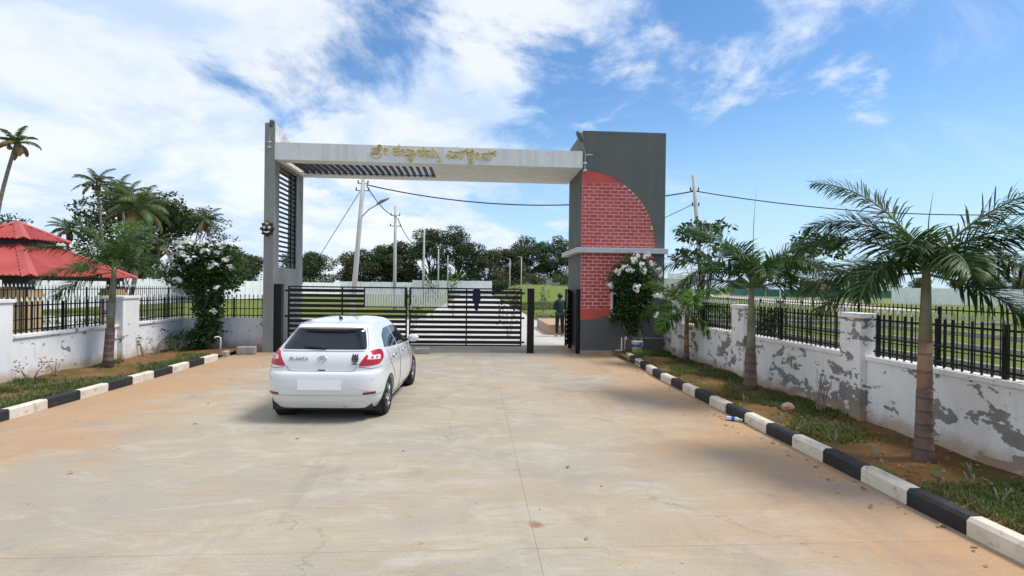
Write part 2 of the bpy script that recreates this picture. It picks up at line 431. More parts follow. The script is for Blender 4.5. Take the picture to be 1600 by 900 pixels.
M['leaf_mid'] = leaf_mat('mid_tree_leaf', (0.030, 0.068, 0.016), (0.075, 0.125, 0.032), 0.30, 0.5, (0.055, 0.075, 0.03))
M['leaf_olive'] = leaf_mat('olive_tree_leaf', (0.055, 0.07, 0.022), (0.11, 0.12, 0.045), 0.30, 0.55, (0.10, 0.085, 0.045))
M['leaf_bright'] = leaf_mat('bright_leaf', (0.06, 0.15, 0.02), (0.12, 0.24, 0.04), 0.4, 0.45)
M['leaf_shrub'] = leaf_mat('shrub_leaf', (0.022, 0.060, 0.015), (0.065, 0.13, 0.032), 0.35, 0.4, (0.05, 0.11, 0.025))
M['leaf_dry'] = leaf_mat('dry_leaf', (0.22, 0.13, 0.06), (0.38, 0.27, 0.14), 0.2, 0.8)
M['leaf_red'] = leaf_mat('dark_red_leaf', (0.05, 0.012, 0.012), (0.09, 0.03, 0.02), 0.25, 0.5)
M['petal'] = leaf_mat('white_petal', (0.78, 0.78, 0.74), (0.86, 0.86, 0.84), 0.3, 0.6)
M['blade'] = leaf_mat('grass_blade', (0.065, 0.11, 0.02), (0.17, 0.19, 0.06), 0.3, 0.6, (0.24, 0.19, 0.09))
M['car_white'] = plain('white_car_paint', (0.70, 0.71, 0.71), 0.25, 0.01, 1.0, coat=1.0)
M['car_black'] = plain('black_plastic', (0.012, 0.012, 0.013), 0.55, 0.1)
def mk_glass():
    t = NT('tinted_glass'); t.col((0.012, 0.015, 0.017)); t.set(Roughness=0.05, Specular_IOR_Level=0.5); return t.mat
M['glass'] = mk_glass()
M['tyre'] = plain('tyre_rubber', (0.018, 0.017, 0.017), 0.85, 0.25, 12, dirt=((0.07, 0.055, 0.04), 0.5))
M['rim'] = plain('alloy_rim', (0.30, 0.31, 0.32), 0.4, 0.05, metal=0.6)
M['rim_dark'] = plain('dark_alloy', (0.03, 0.03, 0.032), 0.4, 0.1, metal=0.5)
def mk_lens(name, c):
    t = NT(name); t.col(c); t.set(Roughness=0.25, Coat_Weight=0.3, Coat_Roughness=0.1); return t.mat
M['lens_red'] = mk_lens('red_lamp_lens', (0.42, 0.008, 0.018))
M['lens_clear'] = mk_lens('clear_lamp_lens', (0.70, 0.62, 0.62))
M['reflector'] = mk_lens('dull_red_reflector', (0.16, 0.012, 0.018))
M['chrome'] = plain('chrome', (0.62, 0.63, 0.65), 0.12, 0.02, metal=1.0)
M['plate'] = plain('blank_plate_white', (0.93, 0.93, 0.93), 0.5, 0.01)
M['seam'] = plain('panel_gap', (0.03, 0.03, 0.032), 0.8)
M['skin'] = plain('brown_skin', (0.16, 0.085, 0.05), 0.55)
M['hair'] = plain('black_hair', (0.008, 0.007, 0.007), 0.5)
M['shirt'] = plain('dark_green_shirt', (0.012, 0.040, 0.042), 0.85, 0.2, 12)
M['trouser'] = plain('navy_trousers', (0.011, 0.013, 0.022), 0.85, 0.2, 12)
M['shoe'] = plain('shoe', (0.35, 0.33, 0.31), 0.6)
M['cloth_navy'] = plain('navy_cloth', (0.012, 0.014, 0.045), 0.9, 0.2, 14)
M['bucket'] = plain('white_bucket', (0.72, 0.71, 0.66), 0.45, 0.08, 9, dirt=((0.4, 0.36, 0.28), 0.4))
M['blue'] = plain('blue_label', (0.05, 0.06, 0.30), 0.5, 0.2, 20)
M['lime'] = plain('green_label', (0.22, 0.36, 0.06), 0.5, 0.2, 20)
M['mask_black'] = plain('mask_black', (0.02, 0.014, 0.012), 0.45)
M['yellow'] = plain('yellow_paint', (0.5, 0.33, 0.04), 0.5)
M['house_white'] = plain('house_white', (0.62, 0.60, 0.55), 0.8)
M['house_pink'] = plain('house_pink', (0.60, 0.34, 0.27), 0.8)
M['window_dark'] = plain('window_dark', (0.03, 0.035, 0.04), 0.2)
M['green_mesh'] = plain('green_shade_net', (0.06, 0.16, 0.12), 0.8)
M['bottle'] = mk_lens('clear_bottle', (0.55, 0.62, 0.68))
# ================================================================ THE SETTING
def sheet(name, x0, x1, y0, y1, z, mat, parent=None):
    m = MB(); m.face([(x0,y0,z),(x1,y0,z),(x1,y1,z),(x0,y1,z)]); return m.build(name, mat, parent)
g = sheet('ground', -1500, 1500, -300, 2500, -0.06, M['grass']); tag(g, kind='structure')

# driveway: concrete slabs with open joints over a sub-base
drive = sheet('driveway', -6.71, 4.45, -8.99, 18.54, -0.010, M['stone']); tag(drive, kind='structure')
for (xa, xb) in ((-6.72, 0.4898), (0.4922, 4.46)):
    for (ya, yb) in ((-9, 4.1288), (4.1312, 18.55)):
        MB().box(xa, xb, ya, yb, -0.045, 0).build('slab', M['concrete'], drive)

# roads inside the gate
tag(sheet('inner_road', -3.4, 3.6, 18.58, 300, -0.012, M['road']), kind='structure')
tag(sheet('cross_road', -29, -3.42, 19.2, 32.5, -0.016, M['road']), kind='structure')
tag(sheet('cross_road', 3.62, 9.2, 19.2, 32.5, -0.016, M['road']), kind='structure')
m = MB(); pts = [(37, 42), (60, 108), (86, 235), (110, 330)]
for (a, b) in zip(pts, pts[1:]): m.face([(a[0]-3.5, a[1], -0.03), (a[0]+5, a[1], -0.03), (b[0]+12, b[1], -0.03), (b[0]-6, b[1], -0.03)])
tag(m.build('dirt_road', M['sand']), kind='structure')

# grassy rise right of the inner road
def rise(x, y):
    t = max(0, min(1, (y-36)/95)); s = max(0, min(1, (x-3.9)/5)); e = max(0, min(1, (44-x)/18))
    return -0.03 + 2.55*t*t*(3-2*t)*s*e + 0.12*noise.noise(Vector((x*0.12, y*0.12, 0)))*s*e
m = MB(); nx, ny = 40, 60
for j in range(ny+1):
    for i in range(nx+1):
        x = 3.9+i*42/nx; y = 33.0+j*110/ny; m.v.append((x, y, rise(x, y)))
for j in range(ny):
    for i in range(nx):
        a = j*(nx+1)+i; m.f.append((a, a+1, a+nx+2, a+nx+1)); m.m.append(0)
tag(m.build('lawn', M['lawn'], smooth=True), kind='structure')
m = MB(); m.box(3.75, 60, 32.5, 32.8, -0.05, 0.13); ik = m.build('inner_kerb', M['stone'], bevel=0.02); tag(ik, kind='structure')
for x, y0, y1 in ((13.2, 4, 40), (17.5, 4, 44), (23.0, 10, 60)):
    tag(MB().box(x, x+0.16, y0, y1, -0.06, 0.16).build('plot_kerb', M['stone'], bevel=0.02), kind='structure')

# planting beds
def bed(name, xa, xb, ya, yb, seed):
    m = MB(); nx, ny = 10, 90
    for j in range(ny+1):
        for i in range(nx+1):
            x = xa+(xb-xa)*i/nx; y = ya+(yb-ya)*j/ny
            m.v.append((x, y, 0.10+0.05*noise.noise(Vector((x*1.7, y*1.7, seed)))+0.02*noise.noise(Vector((x*7, y*7, seed)))))
    for j in range(ny):
        for i in range(nx):
            a = j*(nx+1)+i; m.f.append((a, a+1, a+nx+2, a+nx+1)); m.m.append(0)
    return tag(m.build(name, M['soil'], smooth=True), kind='structure')
bed('planting_bed', 4.12, 5.72, -8, 16.2, 1.0)
bed('planting_bed', -8.62, -6.72, -8, 16.55, 5.0)

# kerbs of painted stones
def kerb_mesh(length, mat):
    w, h, c = 0.15, 0.16, 0.03
    poly = [(-w/2, 0), (w/2, 0), (w/2, h-c*0.6), (w/2-c*0.6, h), (-w/2+c, h), (-w/2, h-c)]
    m = MB(); m.prism(poly, 1, 0.004, length-0.004); return m.mesh('kerb_stone', mat)
def rkx(y): return lerp(y, [(12, 4.06+0.07), (16.2, 4.36+0.07)])
kr = MB().box(4.10, 4.17, -8, 12, -0.04, 0.02).build('kerb', M['stone']); tag(kr, kind='structure')
kl = MB().box(-6.76, -6.69, -8, 15.1, -0.04, 0.02).build('kerb', M['stone']); tag(kl, kind='structure')
KW, KB = [kerb_mesh(0.62, M['kerb_w']), kerb_mesh(0.70, M['kerb_w'])], [kerb_mesh(0.62, M['kerb_b']), kerb_mesh(0.70, M['kerb_b'])]
rk = random.Random(3)
for k in range(-6, 26):
    y = 0.5+0.62*k
    if y+0.6 > 15.9: break
    xa, xb = rkx(y), rkx(y+0.62)
    link('kerb_stone', (KB if k % 2 == 0 else KW)[0], kr, 0, (xa, y, rk.uniform(-0.012, 0.004)), (rk.uniform(-.006, .006), rk.uniform(-.02, .02), -math.atan2(xb-xa, 0.62)+rk.uniform(-.008, .008)))
for k in range(-8, 11):
    y = 8.24+0.70*k-0.70
    if y+0.7 > 15.0: break
    link('kerb_stone', (KW if k % 2 else KB)[1], kl, 0, (-6.72, y, rk.uniform(-0.012, 0.004)), (0, math.pi*0+rk.uniform(-.02, .02), rk.uniform(-.008, .008)))
link('kerb_stone', kerb_mesh(0.45, M['stone']), kl, 0, (-6.73, 15.02, -0.01), (0, 0, R(12)))
link('kerb_stone', kerb_mesh(0.40, M['stone']), kr, 0, (4.40, 15.86, -0.02), (0, 0, R(20)))

# ================================================================ ENTRANCE GATEWAY
GY0, GY1 = 16.2, 18.55
gw = empty('entrance_gateway', (-1.3, GY0, 0), 'tall grey entrance gateway arch with white beam and red brick half circle', 'gateway')
def gp(mb, name, mat, parent=gw, bevel=0.0, smooth=False):
    o = mb.build(name, mat, parent, smooth, bevel); 
    if parent is gw: o.matrix_parent_inverse = Matrix.Translation((1.3, -GY0, 0))
    return o
# left pillar: front pier, back pier, base and head round a louvred opening
lx0, lx1 = -6.16, -5.88
m = MB(); m.box(lx0, lx1, GY0, 16.62, 0, 6.65); m.box(lx0, lx1, 18.2, GY1+0.3, 0, 6.0)
m.box(lx0, lx1, 16.62, 18.2, 0, 2.48); m.box(lx0, lx1, 16.62, 18.2, 5.5, 6.1)
pl = gp(m, 'louvred_pillar', M['grey_light'])
m = MB(); m.prism([(16.622, 6.1), (18.7, 6.0), (18.7, 6.12), (16.622, 6.645)], 0, lx0+0.003, lx1-0.003); m.prism([(16.21, 6.12), (18.7, 6.12), (16.7, 6.62), (16.21, 6.64)], 0, lx1-0.001, lx1+0.012)
gp(m, 'pillar_fin', M['fin_white'])
for k in range(20):
    z = 2.66+k*0.148
    gp(MB().box(lx1-0.10, lx1-0.05, 16.6, 18.22, z, z+0.055), 'louvre_slat', M['black_metal'], pl)
for y in (17.72, 18.12): gp(MB().box(lx1-0.048, lx1-0.012, y, y+0.05, 2.48, 5.5), 'louvre_upright', M['black_metal'], pl)
# beam with a slatted opening in its left half
m = MB(); bz0, bz1 = 5.6, 6.1
m.box(lx1+0.002, 3.148, GY0+0.004, 16.66, bz0, bz1); m.box(lx1+0.002, 3.148, 18.34, GY1+0.3, bz0, bz1)
m.box(-1.36, 3.148, 16.66, 18.34, bz0+0.003, bz1-0.003); m.box(lx1+0.002, -5.72, 16.66, 18.34, bz0+0.003, bz1-0.003)
bm_ = gp(m, 'beam', M['beam_white'])
for k in range(21):
    x = -5.60+k*0.205
    gp(MB().box(x, x+0.06, 16.64, 18.36, bz0+0.03, bz0+0.13), 'pergola_slat', M['black_metal'], bm_)
gp(MB().box(-5.72, -1.36, 18.10, 18.15, bz0+0.012, bz0+0.028), 'pergola_rail', M['black_metal'], bm_)
# right pillar with recessed half circle of brickwork
px0, px1, PZ = 3.15, 5.70, 6.72
CX, CZ, CRAD = 3.15, 3.28, 2.26
m = MB(); m.box(px0, px1, GY0+0.05, GY1, 0, PZ-0.001)
arc = [(CX+CRAD*math.sin(a), CZ+CRAD*math.cos(a)) for a in [math.pi*i/40 for i in range(41)]]
m.prism([(px0, PZ), (px0, arc[0][1])] + arc[1:-1] + [(px0, arc[-1][1]), (px0, 0), (px1, 0), (px1, PZ)], 1, GY0, GY0+0.052)
pr = gp(m, 'brick_pillar', M['grey_dark'])
m = MB(); m.prism([(px0+0.002, arc[0][1])] + arc[1:-1] + [(px0+0.002, arc[-1][1])], 1, GY0+0.030, GY0+0.051)
gp(m, 'brick_panel_ground', M['mortar'], gw)
m = MB()
def cap(zlo, zhi):
    p = [(x, z) for (x, z) in arc if zlo < z < zhi]
    xw = lambda z: CX+math.sqrt(max(0, CRAD**2-(z-CZ)**2))
    if zhi > CZ+CRAD-0.01: return [(px0+.002, zlo)] + [(px0+.002, CZ+CRAD-.002)] + p[1:] + [(xw(zlo), zlo)]
    return [(px0+.002, zhi)] + [(xw(zhi), zhi)] + p[:-1] + [(px0+.002, CZ-CRAD+.002)]
for q_ in (cap(5.165, 9), cap(-1, 1.36)): gp(MB().prism(q_, 1, GY0+0.014, GY0+0.029), 'red_band', M['red_plain'])

bp = gp(MB().box(px0+0.001, px0+0.02, GY0+0.036, GY0+0.05, 3.0, 3.05), 'brick_panel', M['mortar'])
rb = random.Random(11); ROW = 0.1055; BL = 0.252
for r in range(37):
    z0 = 1.375+r*ROW; z1 = z0+ROW-0.024
    if z1 > 5.235: break
    if z0 > 2.98 and z1 < 3.24: continue
    xr = CX+math.sqrt(max(0, CRAD**2-max(abs(z0-CZ), abs(z1-CZ))**2))-0.006
    x = px0+0.004-(0.5*BL if r % 2 else 0)-rb.uniform(0, .03)
    while x < xr-0.03:
        xa, xb = max(x, px0+0.004), min(x+BL-0.025+rb.uniform(-.006, .006), xr)
        if xb-xa > 0.03:
            gp(MB().box(xa, xb, GY0+0.016+rb.uniform(-.002, .003), GY0+0.031, z0+rb.uniform(-.002, .002), z1), 'brick', M['brick'], bp)
        x += BL+rb.uniform(-.004, .004)
# ledge slab round the pillar
m = MB(); m.box(2.95, px1+0.02, GY0-0.26, GY0-0.002, 3.04, 3.19); m.box(2.95, px0-0.002, GY0-0.002, 18.75, 3.04, 3.19)
gp(m, 'ledge', M['ledge'], bevel=0.008)
gp(MB().box(px0-0.006, px1+0.006, GY0-0.008, GY1, 0, 0.11), 'plinth_band', M['plinth'])
# guard window in the brick pillar
m = MB()
for b in ((4.06, 4.12, 1.16, 1.86), (4.56, 4.62, 1.16, 1.86), (4.12, 4.56, 1.80, 1.86), (4.12, 4.56, 1.16, 1.22)): m.box(b[0], b[1], GY0-0.03, GY0+0.02, b[2], b[3])
wf = gp(m, 'window', M['pvc']); gp(MB().box(4.12, 4.56, GY0-0.012, GY0+0.01, 1.22, 1.80), 'pane', M['glass'], wf)
gp(MB().box(4.0, 4.68, GY0-0.09, GY0-0.031, 1.12, 1.158), 'sill', M['pvc'], wf)
# gilt lettering on the beam
def glyph_mesh(specs):
    """specs: (char, dx, dz, size) or ('arc', pts, r)"""
    mb = MB()
    for s in specs:
        if s[0] == 'arc':
            mb.tube([(p[0]*KS, 0, p[1]*KS) for p in s[1]], s[2], 6); continue
        cu = bpy.data.curves.new('glyph', 'FONT'); cu.body = s[0]; cu.size = s[3]; cu.extrude = 0.014; cu.resolution_u = 3
        cu.bevel_depth = 0.003; cu.offset = 0.002
        ob = bpy.data.objects.new('glyph', cu); COL.objects.link(ob)
        me = bpy.data.meshes.new_from_object(ob.evaluated_get(bpy.context.evaluated_depsgraph_get()))
        b = len(mb.v)
        for v in me.vertices: mb.v.append((v.co.x+s[1]*KS, -v.co.z, v.co.y+s[2]*KS))
        for p in me.polygons: mb.f.append(tuple(b+i for i in p.vertices)); mb.m.append(0)
        bpy.data.objects.remove(ob); bpy.data.meshes.remove(me); bpy.data.curves.remove(cu)
    return mb
S = 0.36; KS = 1.14
def crescent(cx, cz, r, a0, a1, n=9): return [(cx+r*math.cos(R(a0+(a1-a0)*i/n)), cz+r*0.75*math.sin(R(a0+(a1-a0)*i/n))) for i in range(n+1)]
LET = [
 (-3.10, [('ಶ', 0, 0, S), ('ಿ', 0.165, 0.03, S), ('arc', crescent(0.10, 0.0, 0.13, 150, 385), 0.014), ('ೕ', 0.285, 0.0, S)]),
 (-2.50, [('ಕ', 0, 0, S*1.1)]),
 (-2.26, [('ಬ', 0, 0, S), ('ಾ', 0.25, 0, S*0.95), ('ಬ', 0.16, -0.135, S*0.62)]),
 (-1.80, [('ಳ', 0, 0, S)]),
 (-1.57, [('ಮ', 0, 0, S), ('arc', [(0.36, 0.03), (0.40, -0.02), (0.41, -0.09), (0.37, -0.12), (0.33, -0.10), (0.34, -0.07)], 0.014)]),
 (-0.95, [('ಎ', 0, 0, S*1.05)]),
 (-0.70, [('ನ', 0, 0, S), ('್', 0.27, 0.03, S)]),
 (-0.33, [('ಕ', 0, 0, S), ('ೆ', 0.20, -0.02, S), ('ಲ', 0.03, -0.125, S*0.55), ('ೕ', 0.21, 0, S)]),
 (0.10, [('ವ', 0, 0, S), ('್', 0.29, 0.02, S)]),
]
for i, (x, sp) in enumerate(LET):
    o = gp(glyph_mesh(sp), 'letter', M['gold']); o.location = (x, GY0-0.014, 5.825-0.008*i)
    o.matrix_parent_inverse = Matrix.Translation((1.3, -GY0, 0))

# ---- flood lamps on brackets, talisman mask
def gate_lamp(x, y, z, s, label):
    t = empty('bracket_lamp', (x, y, z), label, 'lamp', 'lamps on the gateway')
    m = MB(); m.tube([(0, 0, -0.52), (0, -0.02, -0.2), (0, -0.05, 0), (-0.10*s, -0.22, 0.18), (-0.20*s, -0.42, 0.30)], 0.02, 8); m.build('arm', M['galv'], t)
    m = MB(); m.tube([(-0.18*s, -0.38, 0.28), (-0.22*s, -0.46, 0.33), (-0.36*s, -0.74, 0.44), (-0.39*s, -0.80, 0.45)], [0.04, 0.085, 0.075, 0.02], 10)
    m.build('lamp_head', M['lamp_grey'], t, True)
    m = MB(); m.box(-0.05, 0.05, -0.05, 0.0, -0.50, -0.46); m.box(-0.05, 0.05, -0.05, 0.0, -0.28, -0.24); m.box(-0.02, 0.22*s if s > 0 else 0.02, -0.03, -0.01, -0.02, 0.0); m.build('clamp', M['pvc'], t)
    return t
gate_lamp(3.22, GY0-0.005, 6.0, 1, 'grey lamp on bent arm at the brick pillar top')
t = gate_lamp(-6.02, GY0-0.005, 6.28, -0.6, 'grey lamp on bent arm at the slim louvred pillar top'); t.scale = (1, .55, .7)
t = empty('talisman_mask', (-6.05, GY0-0.02, 3.58), 'small black horned talisman face hung on the louvred pillar', 'ornament')
m = MB(); m.lathe([(0.0, -0.07), (0.10, -0.06), (0.17, -0.02), (0.18, 0.02), (0.0, 0.02)], 14, axis=1)
for a in range(0, 360, 45): m.tube([(0.14*math.cos(R(a)), 0, 0.16*math.sin(R(a))), (0.2*math.cos(R(a)), -0.03, 0.22*math.sin(R(a)))], [0.05, 0.03], 6)
m.build('face', M['mask_black'], t, True)
for sx in (-1, 1): MB().lathe([(0, -0.10), (0.035, -0.085), (0.042, -0.05)], 10, axis=1, c=(sx*0.07, 0, 0.03)).build('eye', M['petal'], t, True)
MB().tube([(-0.08, -0.07, -0.09), (0, -0.085, -0.115), (0.08, -0.07, -0.09)], [0.018, 0.026, 0.018], 6).build('mouth', M['petal'], t, True)
MB().lathe([(0, -0.095), (0.04, -0.08), (0.045, -0.04)], 10, axis=1, c=(0, 0, 0.14)).build('crest', M['yellow'], t, True)

# ================================================================ GATES
GP = 16.36
def gate_post(x0, x1, y, label, h=1.93):
    t = empty('gate_post', ((x0+x1)/2, y, 0), label, 'post', 'black gate posts'); w = (x1-x0)/2
    MB().box(-w, w, -w, w, 0, h).build('post', M['black_metal'], t, bevel=0.006)
    MB().box(-w-0.01, w+0.01, -w-0.01, w+0.01, h+0.001, h+0.02).build('post_cap', M['black_metal'], t)
    return t
gate_post(-5.87, -5.66, GP, 'black steel gate post against the louvred pillar', 1.97)
gate_post(1.55, 1.75, GP, 'free standing black steel post at the wide gate right end')
gate_post(3.02, 3.13, 16.28, 'narrow black steel post against the brick pillar', 1.92)
def slat_gate(name, w, label, strip, mid, n=11, hinge=None, group=None, strips=15, strips_on=True):
    """local x 0..w, y=0, z; strip=(x0,x1) range of the steel strips"""
    t = empty(name, (0, 0, 0), label, 'gate', group)
    z0, z1, e = 0.20, 1.94, 0.045
    m = MB(); m.box(0, e, -e/2, e/2, z0, z1); m.box(w-e, w, -e/2, e/2, z0, z1); m.box(e, w-e, -e/2+.001, e/2-.001, z1-0.04, z1); m.box(e, w-e, -e/2+.001, e/2-.001, z0, z0+0.04)
    m.build('frame', M['black_metal'], t)
    zs = strip[2]
    for k in range(n):
        zc = 0.315+k*0.150
        segs = [(e, w-e)]
        if zc > zs-0.02: segs = [(a, b) for a, b in ((e, strip[0]-0.03), (strip[1]+0.03, w-e)) if b-a > 0.06]
        for a, b in segs: MB().box(a, b, -0.012, 0.012, zc-0.047, zc+0.047).build('slat', M['black_metal'], t)
    m = MB(); m.box(strip[0]-0.03, strip[0], -0.018, 0.018, zs-0.03, z1-0.04); m.box(strip[1], strip[1]+0.03, -0.018, 0.018, zs-0.03, z1-0.04); m.box(strip[0], strip[1], -0.018, 0.018, zs-0.03, zs)
    if strip[1]-strip[0] > 0.01: m.build('strip_frame', M['black_metal'], t)
    if mid: MB().box(mid-0.02, mid+0.02, -0.022, 0.022, z0+0.04, z1-0.04).build('upright', M['black_metal'], t)
    pw = (strip[1]-strip[0])/strips
    for k in range(strips):
        x = strip[0]+(k+0.22)*pw
        MB().box(x, x+pw*0.58, -0.008, 0.008, zs, z1-0.04).build('strip', M['silver'], t)
    for z in (0.32, 1.05, 1.80):
        MB().tube([((w if hinge else 0)+(-0.03 if hinge else 0.03), 0, z), ((w+0.09) if hinge else -0.09, 0, z)], 0.03, 8).build('hinge', M['black_metal'], t)
    return t
ga = slat_gate('gate_leaf', 3.46, 'left black slatted gate leaf beside the louvred pillar, partly behind the car', (2.22, 3.38, 1.36), 1.56, hinge=False, group='wide gate leaves')
ga.location = (-5.50, GP, 0)
gb = slat_gate('gate_leaf', 3.36, 'right black slatted gate leaf hung on the free standing post', (0.05, 1.13, 1.36), 1.70, hinge=True, group='wide gate leaves')
gb.location = (-1.98, GP, 0)
MB().box(0.03, 0.09, -0.05, 0.05, 1.28, 1.42).build('latch', M['galv'], gb)
gc = slat_gate('wicket_gate', 1.04, 'narrow black slatted wicket gate swung open beside the brick pillar', (0.06, 0.40, 1.36), 0.5, hinge=True, strips=4)
gc.location = (2.76, 16.62, 0); gc.rotation_euler = (0, 0, math.atan2(0.98, 0.30))
gc2 = MB().box(-0.05, 0.05, -0.05, 0.05, 0, 1.9).build('hinge_post', M['black_metal'], gc); gc2.location = (1.12, 0, 0)
# cloth hung over the rail
m = MB(); n = 10
for j in range(n+1):
    t_ = j/n; wd = lerp(t_, [(0, .05), (.12, .12), (.45, .125), (.7, .07), (.9, .045), (1, .05)])
    for i in range(9):
        s_ = -1+2*i/8; m.v.append((0.02+s_*wd*(1+0.1*math.sin(j*1.7)), GP-0.035-0.022*math.cos(s_*7+j*.3)-0.01*j/n, 1.93-0.66*t_))
for j in range(n):
    for i in range(8): a = j*9+i; m.f.append((a, a+9, a+10, a+1)); m.m.append(0)
cl = m.build('hung_cloth', M['cloth_navy'], smooth=True); tag(cl, 'dark navy cloth hanging over the right gate leaf', 'cloth')
sm = cl.modifiers.new('thick', 'SOLIDIFY'); sm.thickness = 0.012

# ================================================================ BOUNDARY WALLS AND RAILINGS
def bar_mesh(h, w=0.016, tip=True):
    m = MB(); m.box(-w/2, w/2, -w/2, w/2, 0, h)
    if tip:
        b = len(m.v); z = h
        m.v += [(-w*.7, -w*.7, z), (w*.7, -w*.7, z), (w*.7, w*.7, z), (-w*.7, w*.7, z), (-w*1.2, -w*.5, z+0.035), (w*1.2, -w*.5, z+0.035), (w*1.2, w*.5, z+0.035), (-w*1.2, w*.5, z+0.035), (0, 0, z+0.10)]
        for q in ((0,1,5,4),(1,2,6,5),(2,3,7,6),(3,0,4,7),(4,5,8),(5,6,8),(6,7,8),(7,4,8)): m.f.append(tuple(b+i for i in q)); m.m.append(1)
    return m.mesh('bar', [M['black_metal'], M['tip']])
def railing(parent, a, b, z0, h, pitch=0.12, post_every=None, frame=False, bw=0.016):
    """railing between 2D points a and b standing at height z0"""
    a, b = Vector(a), Vector(b); L = (b-a).length; d = (b-a)/L; ang = math.atan2(d.y, d.x)
    r = MB(); r.box(0, L, -0.012, 0.012, h-0.10, h-0.075); r.box(0, L, -0.012, 0.012, 0.06, 0.085); r.box(0, L, -0.010, 0.010, h*0.42, h*0.42+0.02)
    ro = r.build('railing', M['black_metal'], parent, loc=(a.x, a.y, z0), rot=(0, 0, ang))
    n = int(L/pitch); bm2 = bar_mesh(h-0.10+0.09 if not frame else h-0.05, bw)
    for k in range(n):
        link('bar', bm2, ro, 0, ((k+0.5)*L/n, 0, 0.0))
    if post_every:
        pm = MB().box(-0.02, 0.02, -0.02, 0.02, 0, h-0.02).mesh('rail_post', M['black_metal'])
        k = 0
        while k*post_every <= L+0.01: link('rail_post', pm, ro, 0, (min(k*post_every, L), 0, 0)); k += 1
    return ro
# right wall
rw = empty('boundary_wall', (5.86, 5, 0), 'peeling white boundary wall with spiked railings right of the driveway', 'wall')
def wp(mb, name, mat, root, bevel=0.006):
    o = mb.build(name, mat, root, bevel=bevel); o.matrix_parent_inverse = Matrix.Translation(-root.location); return o
RB = [(-8, -2.2), (-1.7, 1.3), (1.75, 7.60), (8.06, 11.08), (11.64, 14.70), (15.30, 16.55)]
for (a, b) in RB:
    wp(MB().box(5.72, 5.90, a, b, -0.1, 0.99), 'wall_panel', M['wall_r'], rw)
    wp(MB().box(5.685, 5.93, a+.002, b-.002, 0.992, 1.055), 'coping', M['wall_l'], rw)
for (a, b) in ((-2.2, -1.7), (1.3, 1.75), (7.60, 8.06), (11.08, 11.64), (14.70, 15.30)):
    wp(MB().box(5.62, 5.84, a+.004, b-.004, -0.1, 1.60), 'pillar', M['wall_r'], rw); wp(MB().box(5.595, 5.865, a-.02, b+.02, 1.602, 1.675), 'pillar_cap', M['wall_l'], rw)
for (a, b) in RB[2:]:
    r_ = railing(rw, (5.80, a+.03), (5.80, b-.03), 1.055, 0.62, 0.125, post_every=1.9, bw=0.018); r_.matrix_parent_inverse = Matrix.Translation(-rw.location)
# left wall and its return to the gateway
lw = empty('boundary_wall', (-8.75, 12, 0), 'white boundary wall with spiked railings left of the driveway', 'wall')
LB = [(-8, 10.05), (10.6, 13.72), (14.36, 16.62)]
for (a, b) in LB:
    wp(MB().box(-8.84, -8.62, a, b, -0.1, 0.90), 'wall_panel', M['wall_l'], lw); wp(MB().box(-8.88, -8.58, a+.002, b-.002, 0.902, 0.965), 'coping', M['wall_l'], lw)
for (a, b) in ((10.05, 10.6), (13.72, 14.36)):
    wp(MB().box(-8.96, -8.50, a+.004, b-.004, -0.1, 1.58), 'pillar', M['wall_l'], lw); wp(MB().box(-8.99, -8.47, a-.02, b+.02, 1.582, 1.645), 'pillar_cap', M['wall_l'], lw)
wp(MB().box(-8.84, -6.18, 16.63, 16.85, -0.1, 0.90), 'wall_panel', M['wall_l'], lw); wp(MB().box(-8.88, -6.18, 16.622, 16.89, 0.902, 0.965), 'coping', M['wall_l'], lw)
for (a, b) in (((-8.73, 8.0), (-8.73, 10.03)), ((-8.73, 10.62), (-8.73, 13.70)), ((-8.73, 14.38), (-8.73, 16.72)), ((-8.70, 16.74), (-6.20, 16.74))):
    r_ = railing(lw, a, b, 0.965, 0.63, 0.125, post_every=1.5, bw=0.018); r_.matrix_parent_inverse = Matrix.Translation(-lw.location)
# second line of railings behind each wall
f1 = empty('railing_fence', (9.7, 15, 0), 'long black spiked railing on the grass behind the peeling wall', 'fence')
f2 = empty('railing_fence', (-12.8, 19, 0), 'black spiked railing in front of the red roofed pavilion', 'fence')
for root, a, b, z, h in ((f1, (9.7, 6), (9.7, 31), 0.1, 1.62), (f2, (-12.8, 14), (-12.8, 24.5), 0.2, 1.62)):
    x = a[0]; wp(MB().box(x-.1, x+.1, a[1], b[1], -0.1, z), 'footing', M['stone'], root, 0)
    r_ = railing(root, a, b, z, h, 0.13, post_every=2.4); r_.matrix_parent_inverse = Matrix.Translation(-root.location)

# far precast compound wall, panel by panel
def precast(pts, h, label, pw=2.2):
    t = empty('compound_wall', (pts[0][0], pts[0][1], 0), label, 'wall')
    for (a, b) in zip(pts, pts[1:]):
        a, b = Vector(a), Vector(b); L = (b-a).length; n = max(1, int(L/pw)); d = (b-a)/L; ang = math.atan2(d.y, d.x)
        pm = MB().box(0.09, L/n-0.09, -0.03, 0.03, -0.2, h-0.08).mesh('panel', M['wall_far']); qm = MB().box(-0.09, 0.09, -0.09, 0.09, -0.2, h).mesh('post', M['wall_far'])
        for k in range(n):
            p = a+d*(k*L/n)-Vector(pts[0])
            link('panel', pm, t, 0, (p.x, p.y, 0.02*math.sin(k*2.1)), (0, 0, ang)); link('post', qm, t, 0, (p.x, p.y, 0), (0, 0, ang))
    return t
precast([(-31, 12), (-30.5, 60), (-29, 118)], 2.35, 'long white precast compound wall along the field on the left')
precast([(-29, 118), (-14, 122)], 2.7, 'far white precast wall low behind the first electric poles')
precast([(-14, 122), (3.5, 118)], 3.2, 'higher far white precast wall at the end of the road')
precast([(5.5, 143), (34, 141)], 4.4, 'pale far wall behind the tree trunks left of the brick pillar')
precast([(69, 86), (130, 78)], 2.7, 'white precast wall far off behind the biggest palm')
